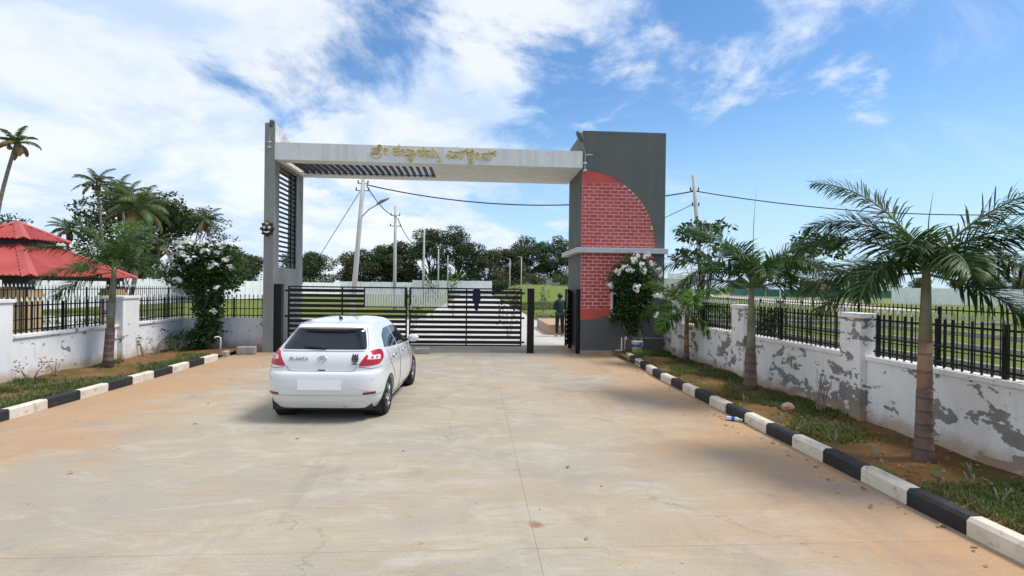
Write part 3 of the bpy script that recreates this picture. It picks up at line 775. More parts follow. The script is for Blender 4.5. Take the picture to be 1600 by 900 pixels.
# ================================================================ CAR
def smooth_tab(tab):
    def f(z):
        if z <= tab[0][0]: return tab[0][1]
        for i in range(len(tab)-1):
            (a, x), (b, y) = tab[i], tab[i+1]
            if z <= b:
                xm = tab[i-1] if i else tab[i]; xn = tab[i+2] if i+2 < len(tab) else tab[i+1]
                ma = (y-xm[1])/(b-xm[0]) if b != xm[0] else 0; mb = (xn[1]-x)/(xn[0]-a) if xn[0] != a else 0
                t = (z-a)/(b-a); h = b-a
                return (2*t**3-3*t*t+1)*x + (t**3-2*t*t+t)*h*ma + (-2*t**3+3*t*t)*y + (t**3-t*t)*h*mb
        return tab[-1][1]
    return f
YR = smooth_tab([(0.20, .16), (0.30, .085), (0.385, .055), (0.40, .05), (0.425, .014), (0.55, .0), (0.70, .012), (0.738, .024), (0.765, .064), (0.88, .075), (0.98, .105), (1.06, .165), (1.20, .31), (1.33, .43), (1.385, .44), (1.42, .50), (1.46, .72), (1.485, 1.0), (1.50, 1.35)])
YF = smooth_tab([(0.20, 3.84), (0.30, 3.94), (0.45, 3.99), (0.60, 3.97), (0.72, 3.88), (0.82, 3.66), (0.90, 3.36), (0.98, 3.02), (1.06, 2.86), (1.20, 2.60), (1.33, 2.35), (1.40, 2.20), (1.44, 2.08), (1.47, 1.95), (1.49, 1.80), (1.50, 1.65)])
HW = smooth_tab([(0.20, .80), (0.30, .845), (0.45, .868), (0.60, .873), (0.75, .868), (0.88, .852), (0.97, .825), (1.05, .785), (1.20, .71), (1.33, .64), (1.40, .595), (1.44, .555), (1.47, .48), (1.49, .36), (1.50, .18)])
NR = smooth_tab([(0.2, 6.5), (0.9, 7.0), (1.1, 6.5), (1.5, 4.5)]); NF = smooth_tab([(0.2, 4.0), (0.8, 3.6), (1.0, 4.2), (1.5, 4.0)])
YM = 1.75
def ring(z, a):
    c, s = math.cos(a), math.sin(a)
    n = NR(z) if s >= 0 else NF(z); Ly = (YM-YR(z)) if s >= 0 else (YF(z)-YM)
    return (HW(z)*math.copysign(abs(c)**(2/n), c), YM-math.copysign(abs(s)**(2/n), s)*Ly)
_cache = {}
def arc_table(z):
    k = round(z, 4)
    if k not in _cache:
        tb = []; L = 0; p0 = None
        for i in range(600):
            # dense near the ends where the superellipse moves fast
            u = i/599; a = math.pi/2*(1-(u**5 if u < 0.5 else 0)) if False else math.pi/2-(math.pi/2)*(0.5-0.5*math.cos(math.pi*u))
            w = (0.5-0.5*math.cos(math.pi*u)); w = w**3/(w**3+(1-w)**3)
            p = ring(z, math.pi/2*(1-w))
            if p0: L += math.hypot(p[0]-p0[0], p[1]-p0[1])
            tb.append((L, p)); p0 = p
        _cache[k] = tb
    return _cache[k]
def on_rear(s, z):
    """point at arc length s from the rear centre line (s<0 = left)"""
    tb = arc_table(z); q = abs(s); lo, hi = 0, len(tb)-1
    while hi-lo > 1:
        mid = (lo+hi)//2
        if tb[mid][0] < q: lo = mid
        else: hi = mid
    (a, p), (b, r) = tb[lo], tb[hi]; t = (q-a)/(b-a) if b > a else 0
    return Vector((math.copysign(p[0]+(r[0]-p[0])*t, s), p[1]+(r[1]-p[1])*t, z))
def on_side(y, z, sg=1):
    n = NR(z) if y < YM else NF(z); Ly = (YM-YR(z)) if y < YM else (YF(z)-YM)
    return Vector((sg*HW(z)*max(0, 1-min(1, abs(y-YM)/Ly)**n)**(1/n), y, z))
def on_front(x, z):
    n = NF(z); return Vector((x, YM+(YF(z)-YM)*max(0, 1-min(1, abs(x)/HW(z))**n)**(1/n), z))
def rounded(poly, r=0.03, n=4):
    out = []; N_ = len(poly)
    for i in range(N_):
        p, a, b = Vector(poly[i]), Vector(poly[i-1]), Vector(poly[(i+1) % N_])
        da, db = (a-p), (b-p); rr = min(r, da.length*.45, db.length*.45); A, B = p+da.normalized()*rr, p+db.normalized()*rr
        for k in range(n+1):
            t = k/n; out.append(tuple((A*(1-t)+p*t)*(1-t)+(p*(1-t)+B*t)*t))
    return out
def patch(poly, fn, off=0.004, thick=0.012, step=0.05):
    """fill a 2D outline, lay it on the body surface and give it thickness"""
    bm = bmesh.new(); f = bm.faces.new([bm.verts.new((p[0], p[1], 0)) for p in poly])
    xs = [p[0] for p in poly]; ys = [p[1] for p in poly]
    for ax, lo, hi in ((0, min(xs), max(xs)), (1, min(ys), max(ys))):
        k = lo+step
        while k < hi-1e-4:
            no = (1, 0, 0) if ax == 0 else (0, 1, 0); co = (k, 0, 0) if ax == 0 else (0, k, 0)
            bmesh.ops.bisect_plane(bm, geom=bm.verts[:]+bm.edges[:]+bm.faces[:], plane_co=co, plane_no=no); k += step
    e = 0.004
    for v in bm.verts:
        a, b = v.co.x, v.co.y; p = fn(a, b); n = (fn(a+e, b)-fn(a-e, b)).cross(fn(a, b+e)-fn(a, b-e))
        n = n.normalized() if n.length > 1e-9 else Vector((0, -1, 0))
        c = Vector((0, YM, 0.7))
        if n.dot(p-c) < 0: n = -n
        v.co = p+n*off
    bm.normal_update()
    bmesh.ops.recalc_face_normals(bm, faces=bm.faces[:])
    ctr = sum((f.calc_center_median() for f in bm.faces), Vector())/len(bm.faces); nn = sum((f.normal for f in bm.faces), Vector())
    if nn.dot(ctr-Vector((0, YM, 0.7))) < 0: bmesh.ops.reverse_faces(bm, faces=bm.faces[:])
    r = bmesh.ops.extrude_face_region(bm, geom=bm.faces[:])
    # the extruded copy stays outside, the original sinks into the body
    new = set(v for v in r['geom'] if isinstance(v, bmesh.types.BMVert)); bm.normal_update()
    for v in bm.verts:
        if v not in new: pass
    bm2 = bm; 
    for v in new: v.co = v.co
    for v in [v for v in bm.verts if v not in new]: v.co = v.co+(Vector((0, YM, 0.7))-v.co).normalized()*thick
    return bm2
def bm_build(bm, name, mat, parent, smooth=True):
    me = bpy.data.meshes.new(name); bm.to_mesh(me); bm.free(); me.materials.append(mat)
    if smooth:
        me.polygons.foreach_set('use_smooth', [True]*len(me.polygons)); me.set_sharp_from_angle(angle=R(35))
    return link(name, me, parent)

car = empty('parked_car', (0, 0, 0), 'white hatchback car parked in front of the black gate, seen from behind', 'car')
NA = 168
def build_body():
    zs = [0.20, 0.24, 0.30, 0.36, 0.385, 0.397, 0.41, 0.425, 0.44, 0.50, 0.58, 0.66, 0.71, 0.738, 0.748, 0.757, 0.766, 0.78, 0.82, 0.88, 0.93, 0.98, 1.02, 1.06, 1.12, 1.18, 1.24, 1.30, 1.34, 1.365, 1.385, 1.405, 1.425, 1.445, 1.46, 1.472, 1.482, 1.49, 1.496, 1.50]
    # angles evenly spaced in arc length on a middle ring
    fine = [2*math.pi*i/20000 for i in range(20001)]; pts = [ring(0.6, a) for a in fine]; acc = [0]
    for p, q in zip(pts, pts[1:]): acc.append(acc[-1]+math.hypot(q[0]-p[0], q[1]-p[1]))
    ang = []; j = 0
    for k in range(NA):
        tgt = acc[-1]*k/NA
        while acc[j] < tgt: j += 1
        ang.append(fine[j])
    m = MB()
    for z in zs:
        for a in ang:
            x, y = ring(z, a); m.v.append((x, y, z))
    for i in range(len(zs)-1):
        for k in range(NA):
            k2 = (k+1) % NA; m.f.append((i*NA+k, (i+1)*NA+k, (i+1)*NA+k2, i*NA+k2)); m.m.append(0)
    m.f.append(tuple(range(NA))); m.m.append(0); e = (len(zs)-1)*NA; m.f.append(tuple(e+k for k in reversed(range(NA)))); m.m.append(0)
    me = m.mesh('body', M['car_white'])
    bm = bmesh.new(); bm.from_mesh(me); bmesh.ops.recalc_face_normals(bm, faces=bm.faces[:]); bm.to_mesh(me); bm.free()
    ob = link('body', me)
    cut = MB()
    for y in (0.70, 3.22):
        for s in (-1, 1):
            cut.lathe([(0.0, s*0.52), (0.345, s*0.52), (0.345, s*1.0), (0.0, s*1.0)], 48, axis=0, c=(0, y, 0.30))
    cme = cut.mesh('cutter', M['car_black']); bm = bmesh.new(); bm.from_mesh(cme); bmesh.ops.remove_doubles(bm, verts=bm.verts[:], dist=1e-5); bmesh.ops.recalc_face_normals(bm, faces=bm.faces[:]); bm.to_mesh(cme); bm.free()
    co = link('cutter', cme)
    md = ob.modifiers.new('arches', 'BOOLEAN'); md.object = co; md.operation = 'DIFFERENCE'; md.solver = 'EXACT'
    bpy.context.view_layer.update()
    res = bpy.data.meshes.new_from_object(ob.evaluated_get(bpy.context.evaluated_depsgraph_get()))
    bpy.data.objects.remove(ob); bpy.data.objects.remove(co)
    res.polygons.foreach_set('use_smooth', [True]*len(res.polygons)); res.set_sharp_from_angle(angle=R(38)); res.name = 'body'
    return link('body', res, car)
body = build_body()
P = lambda poly, fn, name, mat, par=car, off=0.004, thick=0.012, step=0.05, r=0.03: bm_build(patch(rounded(poly, r), fn, off, thick, step), name, mat, par)
# glazing
rw_ = P([(-.61, 1.072), (.61, 1.072), (.605, 1.12), (.535, 1.34), (.50, 1.36), (-.50, 1.36), (-.535, 1.34), (-.605, 1.12)], on_rear, 'rear_window', M['glass'], car, 0.005, 0.012, 0.02)
for sg in (1, -1):
    P([(.66, 1.06), (1.52, 1.01), (1.52, 1.335), (1.15, 1.325), (.86, 1.24)], lambda y, z, sg=sg: on_side(y, z, sg), 'side_window', M['glass'], r=.03)
    P([(1.58, 1.005), (2.62, .975), (2.28, 1.20), (2.02, 1.325), (1.58, 1.335)], lambda y, z, sg=sg: on_side(y, z, sg), 'side_window', M['glass'])
P([(-.66, 1.02), (.66, 1.02), (.54, 1.37), (-.54, 1.37)], on_front, 'windscreen', M['glass'])
# roof spoiler lip over the rear window
m = MB(); n = 24
for i in range(n+1):
    s = -.53+1.06*i/n; p = on_rear(s, 1.40); q = on_rear(s*.97, 1.435)
    drop = 0.012*(s/.53)**4
    for v in ((p.x, p.y+.03, 1.365-drop), (p.x, p.y-.075, 1.378-drop), (p.x, p.y-.082, 1.392-drop), (q.x, q.y+.05, 1.436-drop)): m.v.append(v)
for i in range(n):
    for k in range(3): a = i*4+k; m.f.append((a, a+1, a+5, a+4)); m.m.append(0)
    m.f.append((i*4+3, i*4, i*4+4, i*4+7)); m.m.append(0)
m.f.append((0, 3, 2, 1)); m.m.append(0); m.f.append((n*4, n*4+1, n*4+2, n*4+3)); m.m.append(0)
sp = m.build('spoiler', M['car_white'], car, True, 0.006)
P([(-.12, 1.337), (.12, 1.337), (.12, 1.35), (-.12, 1.35)], on_rear, 'brake_light', M['reflector'], car, 0.008, r=.004)
# tail lamps wrap round the corners
for sg in (1, -1):
    pl_ = [(.52, .845), (.56, .838), (.86, .858), (1.00, .93), (1.02, 1.0), (.96, 1.05), (.80, 1.062), (.655, 1.045), (.60, .97)]
    tl = P([(sg*a, b) for a, b in pl_], on_rear, 'tail_light', M['lens_red'], car, 0.007, 0.02, 0.02, 0.03)
    P([(sg*a, b) for a, b in [(.635, .935), (.88, .925), (.90, .965), (.88, .99), (.66, .985)]], on_rear, 'clear_lens', M['lens_clear'], tl, 0.0095, 0.01, 0.02, 0.015)
    for a in (.715, .80): P([(sg*(a-.016), .942), (sg*(a+.016), .942), (sg*(a+.016), .972), (sg*(a-.016), .972)], on_rear, 'bulb', M['reflector'], tl, 0.0115, 0.01, 0.02, 0.008)
    P([(sg*a, b) for a, b in [(.60, .425), (.80, .43), (.80, .465), (.60, .458)]], on_rear, 'bumper_reflector', M['reflector'], car, 0.006, r=.01)
    P([(sg*a, b) for a, b in [(.42, .545), (.435, .552), (.72, .485), (.72, .478)]], on_rear, 'bumper_crease', M['silver'], car, 0.004, 0.006, r=.002)
    for s in (.36, .74): P([(sg*(s-.012), .648), (sg*(s+.012), .648), (sg*(s+.012), .672), (sg*(s-.012), .672)], on_rear, 'parking_sensor', M['silver'], car, 0.003, r=.01)
# tailgate shut lines, chrome strip, plate, badges
def seam(pts, fn, name='panel_gap', r=0.003, mat='seam', off=0.0015):
    out = []
    for (a, b), (c, d) in zip(pts, pts[1:]):
        k = max(2, int(math.hypot(c-a, d-b)/0.03))
        out += [fn(a+(c-a)*i/k, b+(d-b)*i/k) for i in range(k)]
    out.append(fn(*pts[-1])); c0 = Vector((0, YM, .7))
    return MB().tube([p+(p-c0).normalized()*off for p in out], r, 6).build(name, M[mat], car, True)
seam([(-.50, .84), (-.47, .775), (-.40, .762), (.40, .762), (.47, .775), (.50, .84)], on_rear)
seam([(-.64, 1.05), (-.57, 1.375)], on_rear); seam([(.64, 1.05), (.57, 1.375)], on_rear)
seam([(-.94, .82), (-.70, .80), (-.52, .83)], on_rear); seam([(.94, .82), (.70, .80), (.52, .83)], on_rear)
seam([(-.60, 1.052), (.60, 1.052)], on_rear, 'chrome_strip', 0.008, 'chrome', 0.004)
for sg in (1, -1):
    f_ = lambda y, z, sg=sg: on_side(y, z, sg)
    seam([(1.55, 1.0), (1.55, .40), (1.50, .30)], f_); seam([(2.62, .97), (2.68, .60), (2.66, .32)], f_); seam([(.72, 1.04), (.80, .80), (1.02, .62), (1.06, .50)], f_)
    seam([(1.06, .27), (2.66, .27)], f_)
    for y in (.93, 1.78):
        a = on_side(y, .905, sg); b = on_side(y+.19, .905, sg)
        MB().tube([a, a+Vector((sg*.035, .02, 0)), b+Vector((sg*.035, -.02, 0)), b], .012, 8).build('door_handle', M['chrome'], car, True)
    t = on_side(2.46, 1.0, sg)
    mm = MB().tube([t, t+Vector((sg*.10, -.02, .01))], .02, 8).build('mirror', M['car_black'], car, True)
    m = MB(); c = t+Vector((sg*.16, -.03, .045)); m.lathe([(0, -.07), (.06, -.065), (.085, -.03), (.075, .03), (.03, .07), (0, .075)], 16, axis=1)
    m.v = [(x*1.25+c.x, y+c.y, z*.85+c.z) for x, y, z in m.v]; m.build('mirror_shell', M['car_white'], mm, True)
pp = P([(-.31, .50), (.31, .50), (.31, .635), (-.31, .635)], lambda a, b: Vector((a, -.012+.0*b, b)), 'number_plate', M['plate'], car, 0.008, 0.01, 0.2, 0.006)
P([(-.36, .485), (.36, .485), (.36, .645), (-.36, .645)], on_rear, 'plate_recess', M['car_white'], car, 0.001, 0.01, r=.02)
P([(-.055, .772), (.055, .772), (.05, .786), (-.05, .786)], on_rear, 'boot_handle', M['car_black'], car, 0.006, r=.004)
m = MB()
for rx, rz, cx, cz in ((.064, .042, 0, 0), (.026, .041, 0, 0), (.045, .016, 0, .017)):
    m.tube([tuple(on_rear(cx+rx*math.cos(2*math.pi*i/24), .945+cz+rz*math.sin(2*math.pi*i/24))+Vector((0, -.008, 0))) for i in range(25)], .006, 6)
m.build('badge', M['chrome'], car, True)
def rear_text(s, x, z, size, mat, name):
    cu = bpy.data.curves.new('w', 'FONT'); cu.body = s; cu.size = size; cu.extrude = .004; cu.space_character = 1.15; cu.offset = 0.001
    ob = bpy.data.objects.new('w', cu); COL.objects.link(ob)
    me = bpy.data.meshes.new_from_object(ob.evaluated_get(bpy.context.evaluated_depsgraph_get())); bpy.data.objects.remove(ob)
    for v in me.vertices:
        q = on_rear(x+v.co.x, z+v.co.y); v.co = (q.x, q.y-.006-v.co.z, q.z)
    me.materials.clear(); me.materials.append(mat); return link(name, me, car)
rear_text('GLANZA', -.47, .925, .062, M['galv'], 'model_lettering')
# black crown sticker
m = MB()
def rp(a, b): q = on_rear(a, b); return (q.x, q.y-.005, q.z)
m.tube([rp(.47+.038*math.cos(2*math.pi*i/16), .945+.045*math.sin(2*math.pi*i/16)) for i in range(17)], .012, 5)
for a in (-.03, 0, .03): m.tube([rp(.47+a, .985), rp(.47+a*1.25, 1.02)], [.012, .004], 5)
m.tube([rp(.47, .97), rp(.47, .92)], .012, 5); m.tube([rp(.44, .945), rp(.50, .945)], .01, 5); m.tube([rp(.43, .872), rp(.51, .872)], .009, 5)
m.build('sticker', M['car_black'], car)
# wiper, washer, antenna
a, b = on_rear(.02, 1.095), on_rear(-.30, 1.115)
MB().tube([a+Vector((0, -.02, -.01)), a+Vector((-.03, -.035, .01)), b+Vector((0, -.03, .01))], [.028, .018, .008], 6).build('rear_wiper', M['car_black'], car, True)
MB().tube([(0.02, .95, 1.475), (0.02, .93, 1.51), (0.02, .84, 1.545)], [.035, .022, .006], 8).build('antenna', M['car_black'], car, True)
# lower valance, underbody, mud flaps, exhaust
P([(-.66, .225), (.66, .225), (.60, .315), (-.60, .315)], on_rear, 'lower_valance', M['car_white'], car, 0.006, r=.03)
MB().box(-.70, .70, .20, 3.75, .17, .34).build('underbody', M['car_black'], car)
m = MB()
for sg in (1, -1): MB().box(.67 if sg > 0 else -.80, .80 if sg > 0 else -.67, .345, .357, .13, .33).build('mud_flap', M['car_black'], car)
MB().tube([(.32, .5, .24), (.32, .12, .235)], .025, 10).build('exhaust', M['galv'], car)
m = MB()
for y in (.70, 3.22):
    for sg in (1, -1):
        pts_ = [(sg*lerp(0, [(0, .0)]), 0, 0)]
for sg in (1, -1):
    for y in (.70, 3.22):
        MB().lathe([(.338, sg*.53), (.338, sg*.70), (.34, sg*.80)], 40, axis=0, c=(0, y, .30)).build('wheel_arch_liner', M['car_black'], car, True)
# wheels
tm = MB().lathe([(.195, -.095), (.215, -.10), (.265, -.102), (.29, -.09), (.302, -.06), (.305, 0), (.302, .06), (.29, .09), (.265, .102), (.215, .10), (.195, .095)], 48, axis=0).mesh('tyre', M['tyre'], True)
rm = MB(); rm.lathe([(.200, .09), (.212, .098), (.205, .085), (.19, .05), (.19, -.09)], 40, axis=0)
for k in range(5):
    for dd in (-.16, .16):
        a = 2*math.pi*k/5; a2 = a+dd
        rm.tube([(.085, .035*math.cos(a), .035*math.sin(a)), (.088, .11*math.cos(a+dd*.6), .11*math.sin(a+dd*.6)), (.080, .205*math.cos(a2), .205*math.sin(a2))], [.022, .018, .016], 6)
rm.lathe([(0, .10), (.03, .098), (.045, .085), (.05, .06)], 16, axis=0)
rmesh = rm.mesh('rim', M['rim'], True)
dmesh = MB().lathe([(0, .03), (.19, .03), (.192, -.02)], 32, axis=0).mesh('brake_disc', M['rim_dark'])
for y in (.70, 3.22):
    for sg in (1, -1):
        w = link('wheel', dmesh, car, 0, (sg*.745, y, .305), (rnd(0, 6) if True else 0, 0, 0 if sg > 0 else math.pi))
        link('tyre', tmesh if False else tm, w); link('rim', rmesh, w)
car.scale = (1, 1, 0.975); car.location = (-2.21, 7.93, 0.0); car.rotation_euler = (0, 0, R(-2.2))

# ================================================================ FOLIAGE BUILDERS
def leaf_quad(m, p, size, rng, mat=0, up=0.35, aspect=0.5):
    d = Vector((rng.gauss(0, 1), rng.gauss(0, 1), rng.gauss(0, 1))); d.normalize()
    n = Vector((rng.gauss(0, 1), rng.gauss(0, 1), abs(rng.gauss(0, 1))+up)).normalized()
    d = (d-n*d.dot(n)).normalized(); s = d.cross(n)*size*aspect*0.5; d = d*size*rng.uniform(.7, 1.2)
    b = len(m.v); mid = p+d*0.45+n*size*0.08
    m.v += [tuple(p), tuple(mid+s), tuple(p+d), tuple(mid-s)]
    m.f += [(b, b+1, b+2), (b, b+2, b+3)]; m.m += [mat, mat]
def crown_mesh(name, blobs, per, size, mats, seed, up=0.35, aspect=0.5, shell=0.55):
    rng = random.Random(seed); m = MB()
    for (c, r) in blobs:
        k = int(per*(r[0]*r[1]*r[2])**(1/1.5)) if per > 0 else 0
        for i in range(k):
            v = Vector((rng.gauss(0, 1), rng.gauss(0, 1), rng.gauss(0, 1))).normalized()*(shell+(1-shell)*rng.random()**0.7)*rng.uniform(.85, 1.1)
            leaf_quad(m, Vector((c[0]+v.x*r[0], c[1]+v.y*r[1], c[2]+v.z*r[2])), size*rng.uniform(.7, 1.3), rng, 0, up, aspect)
    return m.mesh(name, mats)
def limb_path(a, b, rng, sag=0.0, n=5):
    a, b = Vector(a), Vector(b); L = (b-a).length
    return [a.lerp(b, i/n)+Vector((rng.gauss(0, .035)*L, rng.gauss(0, .035)*L, -sag*L*math.sin(math.pi*i/n)+rng.gauss(0, .02)*L))*(1 if 0 < i < n else 0) for i in range(n+1)]
def make_tree(name, loc, h, rx, rz, label, cat='tree', group=None, seed=0, leaf='leaf_dark', size=0.35, per=90, nblob=16, flat=1.0, trunk_h=0.35, trunk_r=None, spread=0.72, bark='bark', full=False):
    rng = random.Random(seed); t = empty(name, loc, label, cat, group)
    trunk_r = trunk_r or h*0.022; th = h*trunk_h
    blobs = []
    for i in range(nblob):
        a = 2.399*i+rng.uniform(-.4, .4); q = math.sqrt((i+.5)/nblob)*spread
        zz = th+(h-th)*(0.5+0.5*math.sqrt(max(0, 1-q*q))*rng.uniform(.35, 1.0)-(.28 if rng.random() < .3 else 0)*flat)
        br = rx*rng.uniform(.26, .42)
        if full:
            f_ = rng.random(); q2 = math.sqrt(rng.random())*math.sin(math.pi*min(1, .18+.74*f_))**.6; zz = h*(.10+.84*f_); q = q2*spread
        zz = min(zz, h-br*.55*flat)
        blobs.append(((rx*q*math.cos(a)*1.05, rx*q*math.sin(a)*1.05, zz), (br, br, br*rng.uniform(.55, .8)*flat)))
    m = MB(); m.tube(limb_path((0, 0, -0.1), (rng.uniform(-.2, .2), rng.uniform(-.2, .2), th), rng), [trunk_r*1.25, trunk_r, trunk_r*.92, trunk_r*.88, trunk_r*.85, trunk_r*.8], 9)
    for (c, r) in blobs:
        if rng.random() < .8: m.tube(limb_path((0, 0, th*rng.uniform(.8, 1.0)), c, rng), [trunk_r*.5, trunk_r*.42, trunk_r*.34, trunk_r*.26, trunk_r*.18, trunk_r*.08], 6)
    m.build('trunk', M[bark], t, True)
    link('crown', crown_mesh('crown', blobs, per, size, M[leaf], seed+1), t)
    return t
def frond_mesh(L, el, droop, leaf, n, mat, seed, plumose=0.5, hang=0.5, wind=(0, 0, 0), width=0.022, base=0.15, stalk_r=0.016):
    """frond growing along +x from the origin"""
    rng = random.Random(seed); m = MB(); K = 16; pts = [Vector((0, 0, 0))]; tan = []
    w = Vector(wind); yaw = 0
    for i in range(K):
        th = el-droop*((i+.5)/K)**1.4
        d = Vector((math.cos(th), 0, math.sin(th)))+w*((i/K)**1.2)*.6; d.normalize(); tan.append(d); pts.append(pts[-1]+d*(L/K))
    tan.append(tan[-1])
    m.tube(pts, [stalk_r*(1-.88*i/K) for i in range(K+1)], 6, 1)
    for i in range(n):
        u = base+(1-base)*(i+rng.uniform(-.3, .3))/n; u = min(.995, max(base, u)); x = u*K; k = min(K-1, int(x)); p = pts[k].lerp(pts[k+1], x-k); t = tan[k]
        side = Vector((0, 1, 0)); side = (side-t*side.dot(t)).normalized(); nn = t.cross(side)*-1
        if nn.z < 0: nn = -nn
        ll = leaf*lerp(u, [(base, .45), (.3, .95), (.55, 1.0), (.8, .72), (1, .32)])*rng.uniform(.85, 1.12)
        for sg in (1, -1):
            lift = rng.uniform(-plumose, plumose)+.12
            d = (side*sg*math.cos(lift)+nn*math.sin(lift)+t*(.55+.5*u+rng.uniform(-.1, .1))).normalized()
            a = p; b_ = len(m.v); wd = width*rng.uniform(.8, 1.2); prev = d; q = a
            cross = d.cross(nn); cross = cross.normalized() if cross.length > .01 else t
            seg = [(0, .35), (.35, 1.0), (.7, .75), (1, .04)]
            last = 0
            for (s, ww) in seg:
                dd = (d+Vector((0, 0, -1))*hang*s*s*1.6+w*s*1.0).normalized(); q = q+dd*ll*(s-last); last = s
                m.v += [tuple(q+cross*wd*ww), tuple(q-cross*wd*ww)]
            for j in range(3): o = b_+2*j; m.f.append((o, o+1, o+3, o+2)); m.m.append(0)
    return m.mesh('frond', [mat, M['rachis']])
def foxtail(name, loc, trunk, label, fronds, scale=1.0, mat='frond', seed=0, view=0.0, spear=None, lean=(0, 0), mid=True, group=None, nleaf=46, leaf=.42, width=.017):
    """trunk: list of (z, radius); fronds: (azimuth from image-right, elevation, length, droop)"""
    t = empty(name, loc, label, 'palm tree', group); zt = trunk[-1][0]
    P_ = lambda z: Vector((lean[0]*z/zt, lean[1]*z/zt, z))
    m = MB(); low = [q for q in trunk if q[0] <= zt*.42+1e-6]; m.tube([P_(z) for z, r in low], [r for z, r in low], 14); m.build('trunk', M['palm_trunk'], t, True)
    up = [low[-1]]+[q for q in trunk if q[0] > zt*.42 and q[0] <= zt*.68]; m = MB(); m.tube([P_(z) for z, r in up], [r*1.02 for z, r in up], 14); m.build('leaf_sheath', M['palm_mid' if mid else 'palm_shaft'], t, True)
    hi = [up[-1]]+[q for q in trunk if q[0] > zt*.68]; m = MB(); m.tube([P_(z) for z, r in hi], [r for z, r in hi], 14); m.build('crownshaft', M['palm_shaft'], t, True)
    top = P_(zt)
    for i, f in enumerate(fronds):
        az, el, L, dr = f[:4]; hg = f[4] if len(f) > 4 else .36
        me = frond_mesh(L*scale, R(el), R(dr), leaf*scale, nleaf, M[mat], seed*50+i, .75, hg, (0, 0, 0), width*scale, .17, .017*scale)
        zoff = -0.12*(1-el/90)*scale
        link('frond', me, t, 0, tuple(top+Vector((0, 0, zoff))), (0, 0, view+R(az)))
    if spear:
        MB().tube([top-Vector((0, 0, .1)), top+Vector((.02, 0, spear*.6)), top+Vector((.05, -.02, spear))], [.009, .006, .0015], 5).build('spear_leaf', M['rachis'], t, True)
    return t
def coconut(loc_top, ground, label, L=3.6, n=15, seed=0, wind=(-.5, -.1, 0), bend=(0.8, 0), r=.16, dry=2, mat='coco', down=False):
    rng = random.Random(seed); gx, gy = ground; t = empty('coconut_palm', (gx, gy, -0.06), label, 'palm tree', 'coconut palms beyond the wall')
    top = Vector(loc_top)-Vector((gx, gy, -0.06)); pts = []
    for i in range(13):
        u = i/12; pts.append(Vector((top.x*u+bend[0]*math.sin(math.pi*u), top.y*u+bend[1]*math.sin(math.pi*u), top.z*u)))
    MB().tube(pts, [r*1.5 if i == 0 else r*(1.1-.35*i/12) for i in range(13)], 10).build('trunk', M['coco_trunk'], t, True)
    for i in range(n):
        az = 2.399*i+rng.uniform(-.3, .3); el = lerp(i/n, [(0, 1.25), (.45, .55), (1, -.45)]); wv = Vector(wind)
        loc_w = (wv.x*math.cos(az)+wv.y*math.sin(az), -wv.x*math.sin(az)+wv.y*math.cos(az), wv.z)
        me = frond_mesh(L*rng.uniform(.85, 1.1), el, 1.2, L*.25, 46, M['frond_dry' if i >= n-dry else mat], seed*70+i, .3, 1.0, loc_w, .026, .14, .03)
        link('frond', me, t, 0, tuple(top), (0, 0, az))
    m = MB()
    for i in range(7):
        a = rng.uniform(0, 6.28); c = top+Vector((.28*math.cos(a), .28*math.sin(a), -.25-rng.uniform(0, .25))); m.lathe([(0, -.15), (.10, -.09), (.13, 0), (.09, .1), (0, .15)], 8, c=tuple(c))
    m.build('coconuts', M['frond_dry'], t, True)
    return t
def flower_shrub(name, loc, blobs, label, stems, nfl, seed, leaf='leaf_shrub', per=900, size=.10, fl_top=None, fsize=.055):
    rng = random.Random(seed); t = empty(name, loc, label, 'flowering shrub'); m = MB()
    for (a, b, r) in stems: m.tube(limb_path(a, b, rng, n=6), [r, r*.9, r*.8, r*.7, r*.6, r*.45, r*.2], 7)
    m.build('trunk', M['bark_pale'], t, True)
    link('crown', crown_mesh('crown', blobs, per, size, M[leaf], seed, .3, .55, .35), t)
    up = sorted(blobs, key=lambda b: -b[0][2]); k = 0
    pet = MB()
    for p_ in range(13):
        # one cluster: many small five-petalled flowers on a dome
        v = Vector((rng.gauss(0, 1), rng.gauss(0, 1), rng.gauss(0, 1)+.5)).normalized(); c = v*rng.uniform(.04, .15); n = v
        x = n.orthogonal().normalized(); y = n.cross(x)
        for q in range(5):
            a = q*1.2566+p_; d = (x*math.cos(a)+y*math.sin(a)); s = (x*-math.sin(a)+y*math.cos(a))*fsize*.38; b = len(pet.v)
            pet.v += [tuple(c), tuple(c+d*fsize*.55+s+n*.006), tuple(c+d*fsize+n*.004), tuple(c+d*fsize*.55-s+n*.006)]; pet.f += [(b, b+1, b+2, b+3)]; pet.m += [0]
    pm = pet.mesh('flower_cluster', M['petal'])
    for c, s in nfl:
        link('flower_cluster', pm, t, 0, c, (rng.uniform(-.4, .4), rng.uniform(-.4, .4), rng.uniform(0, 6))).scale = (s, s, s*.8)
    return t
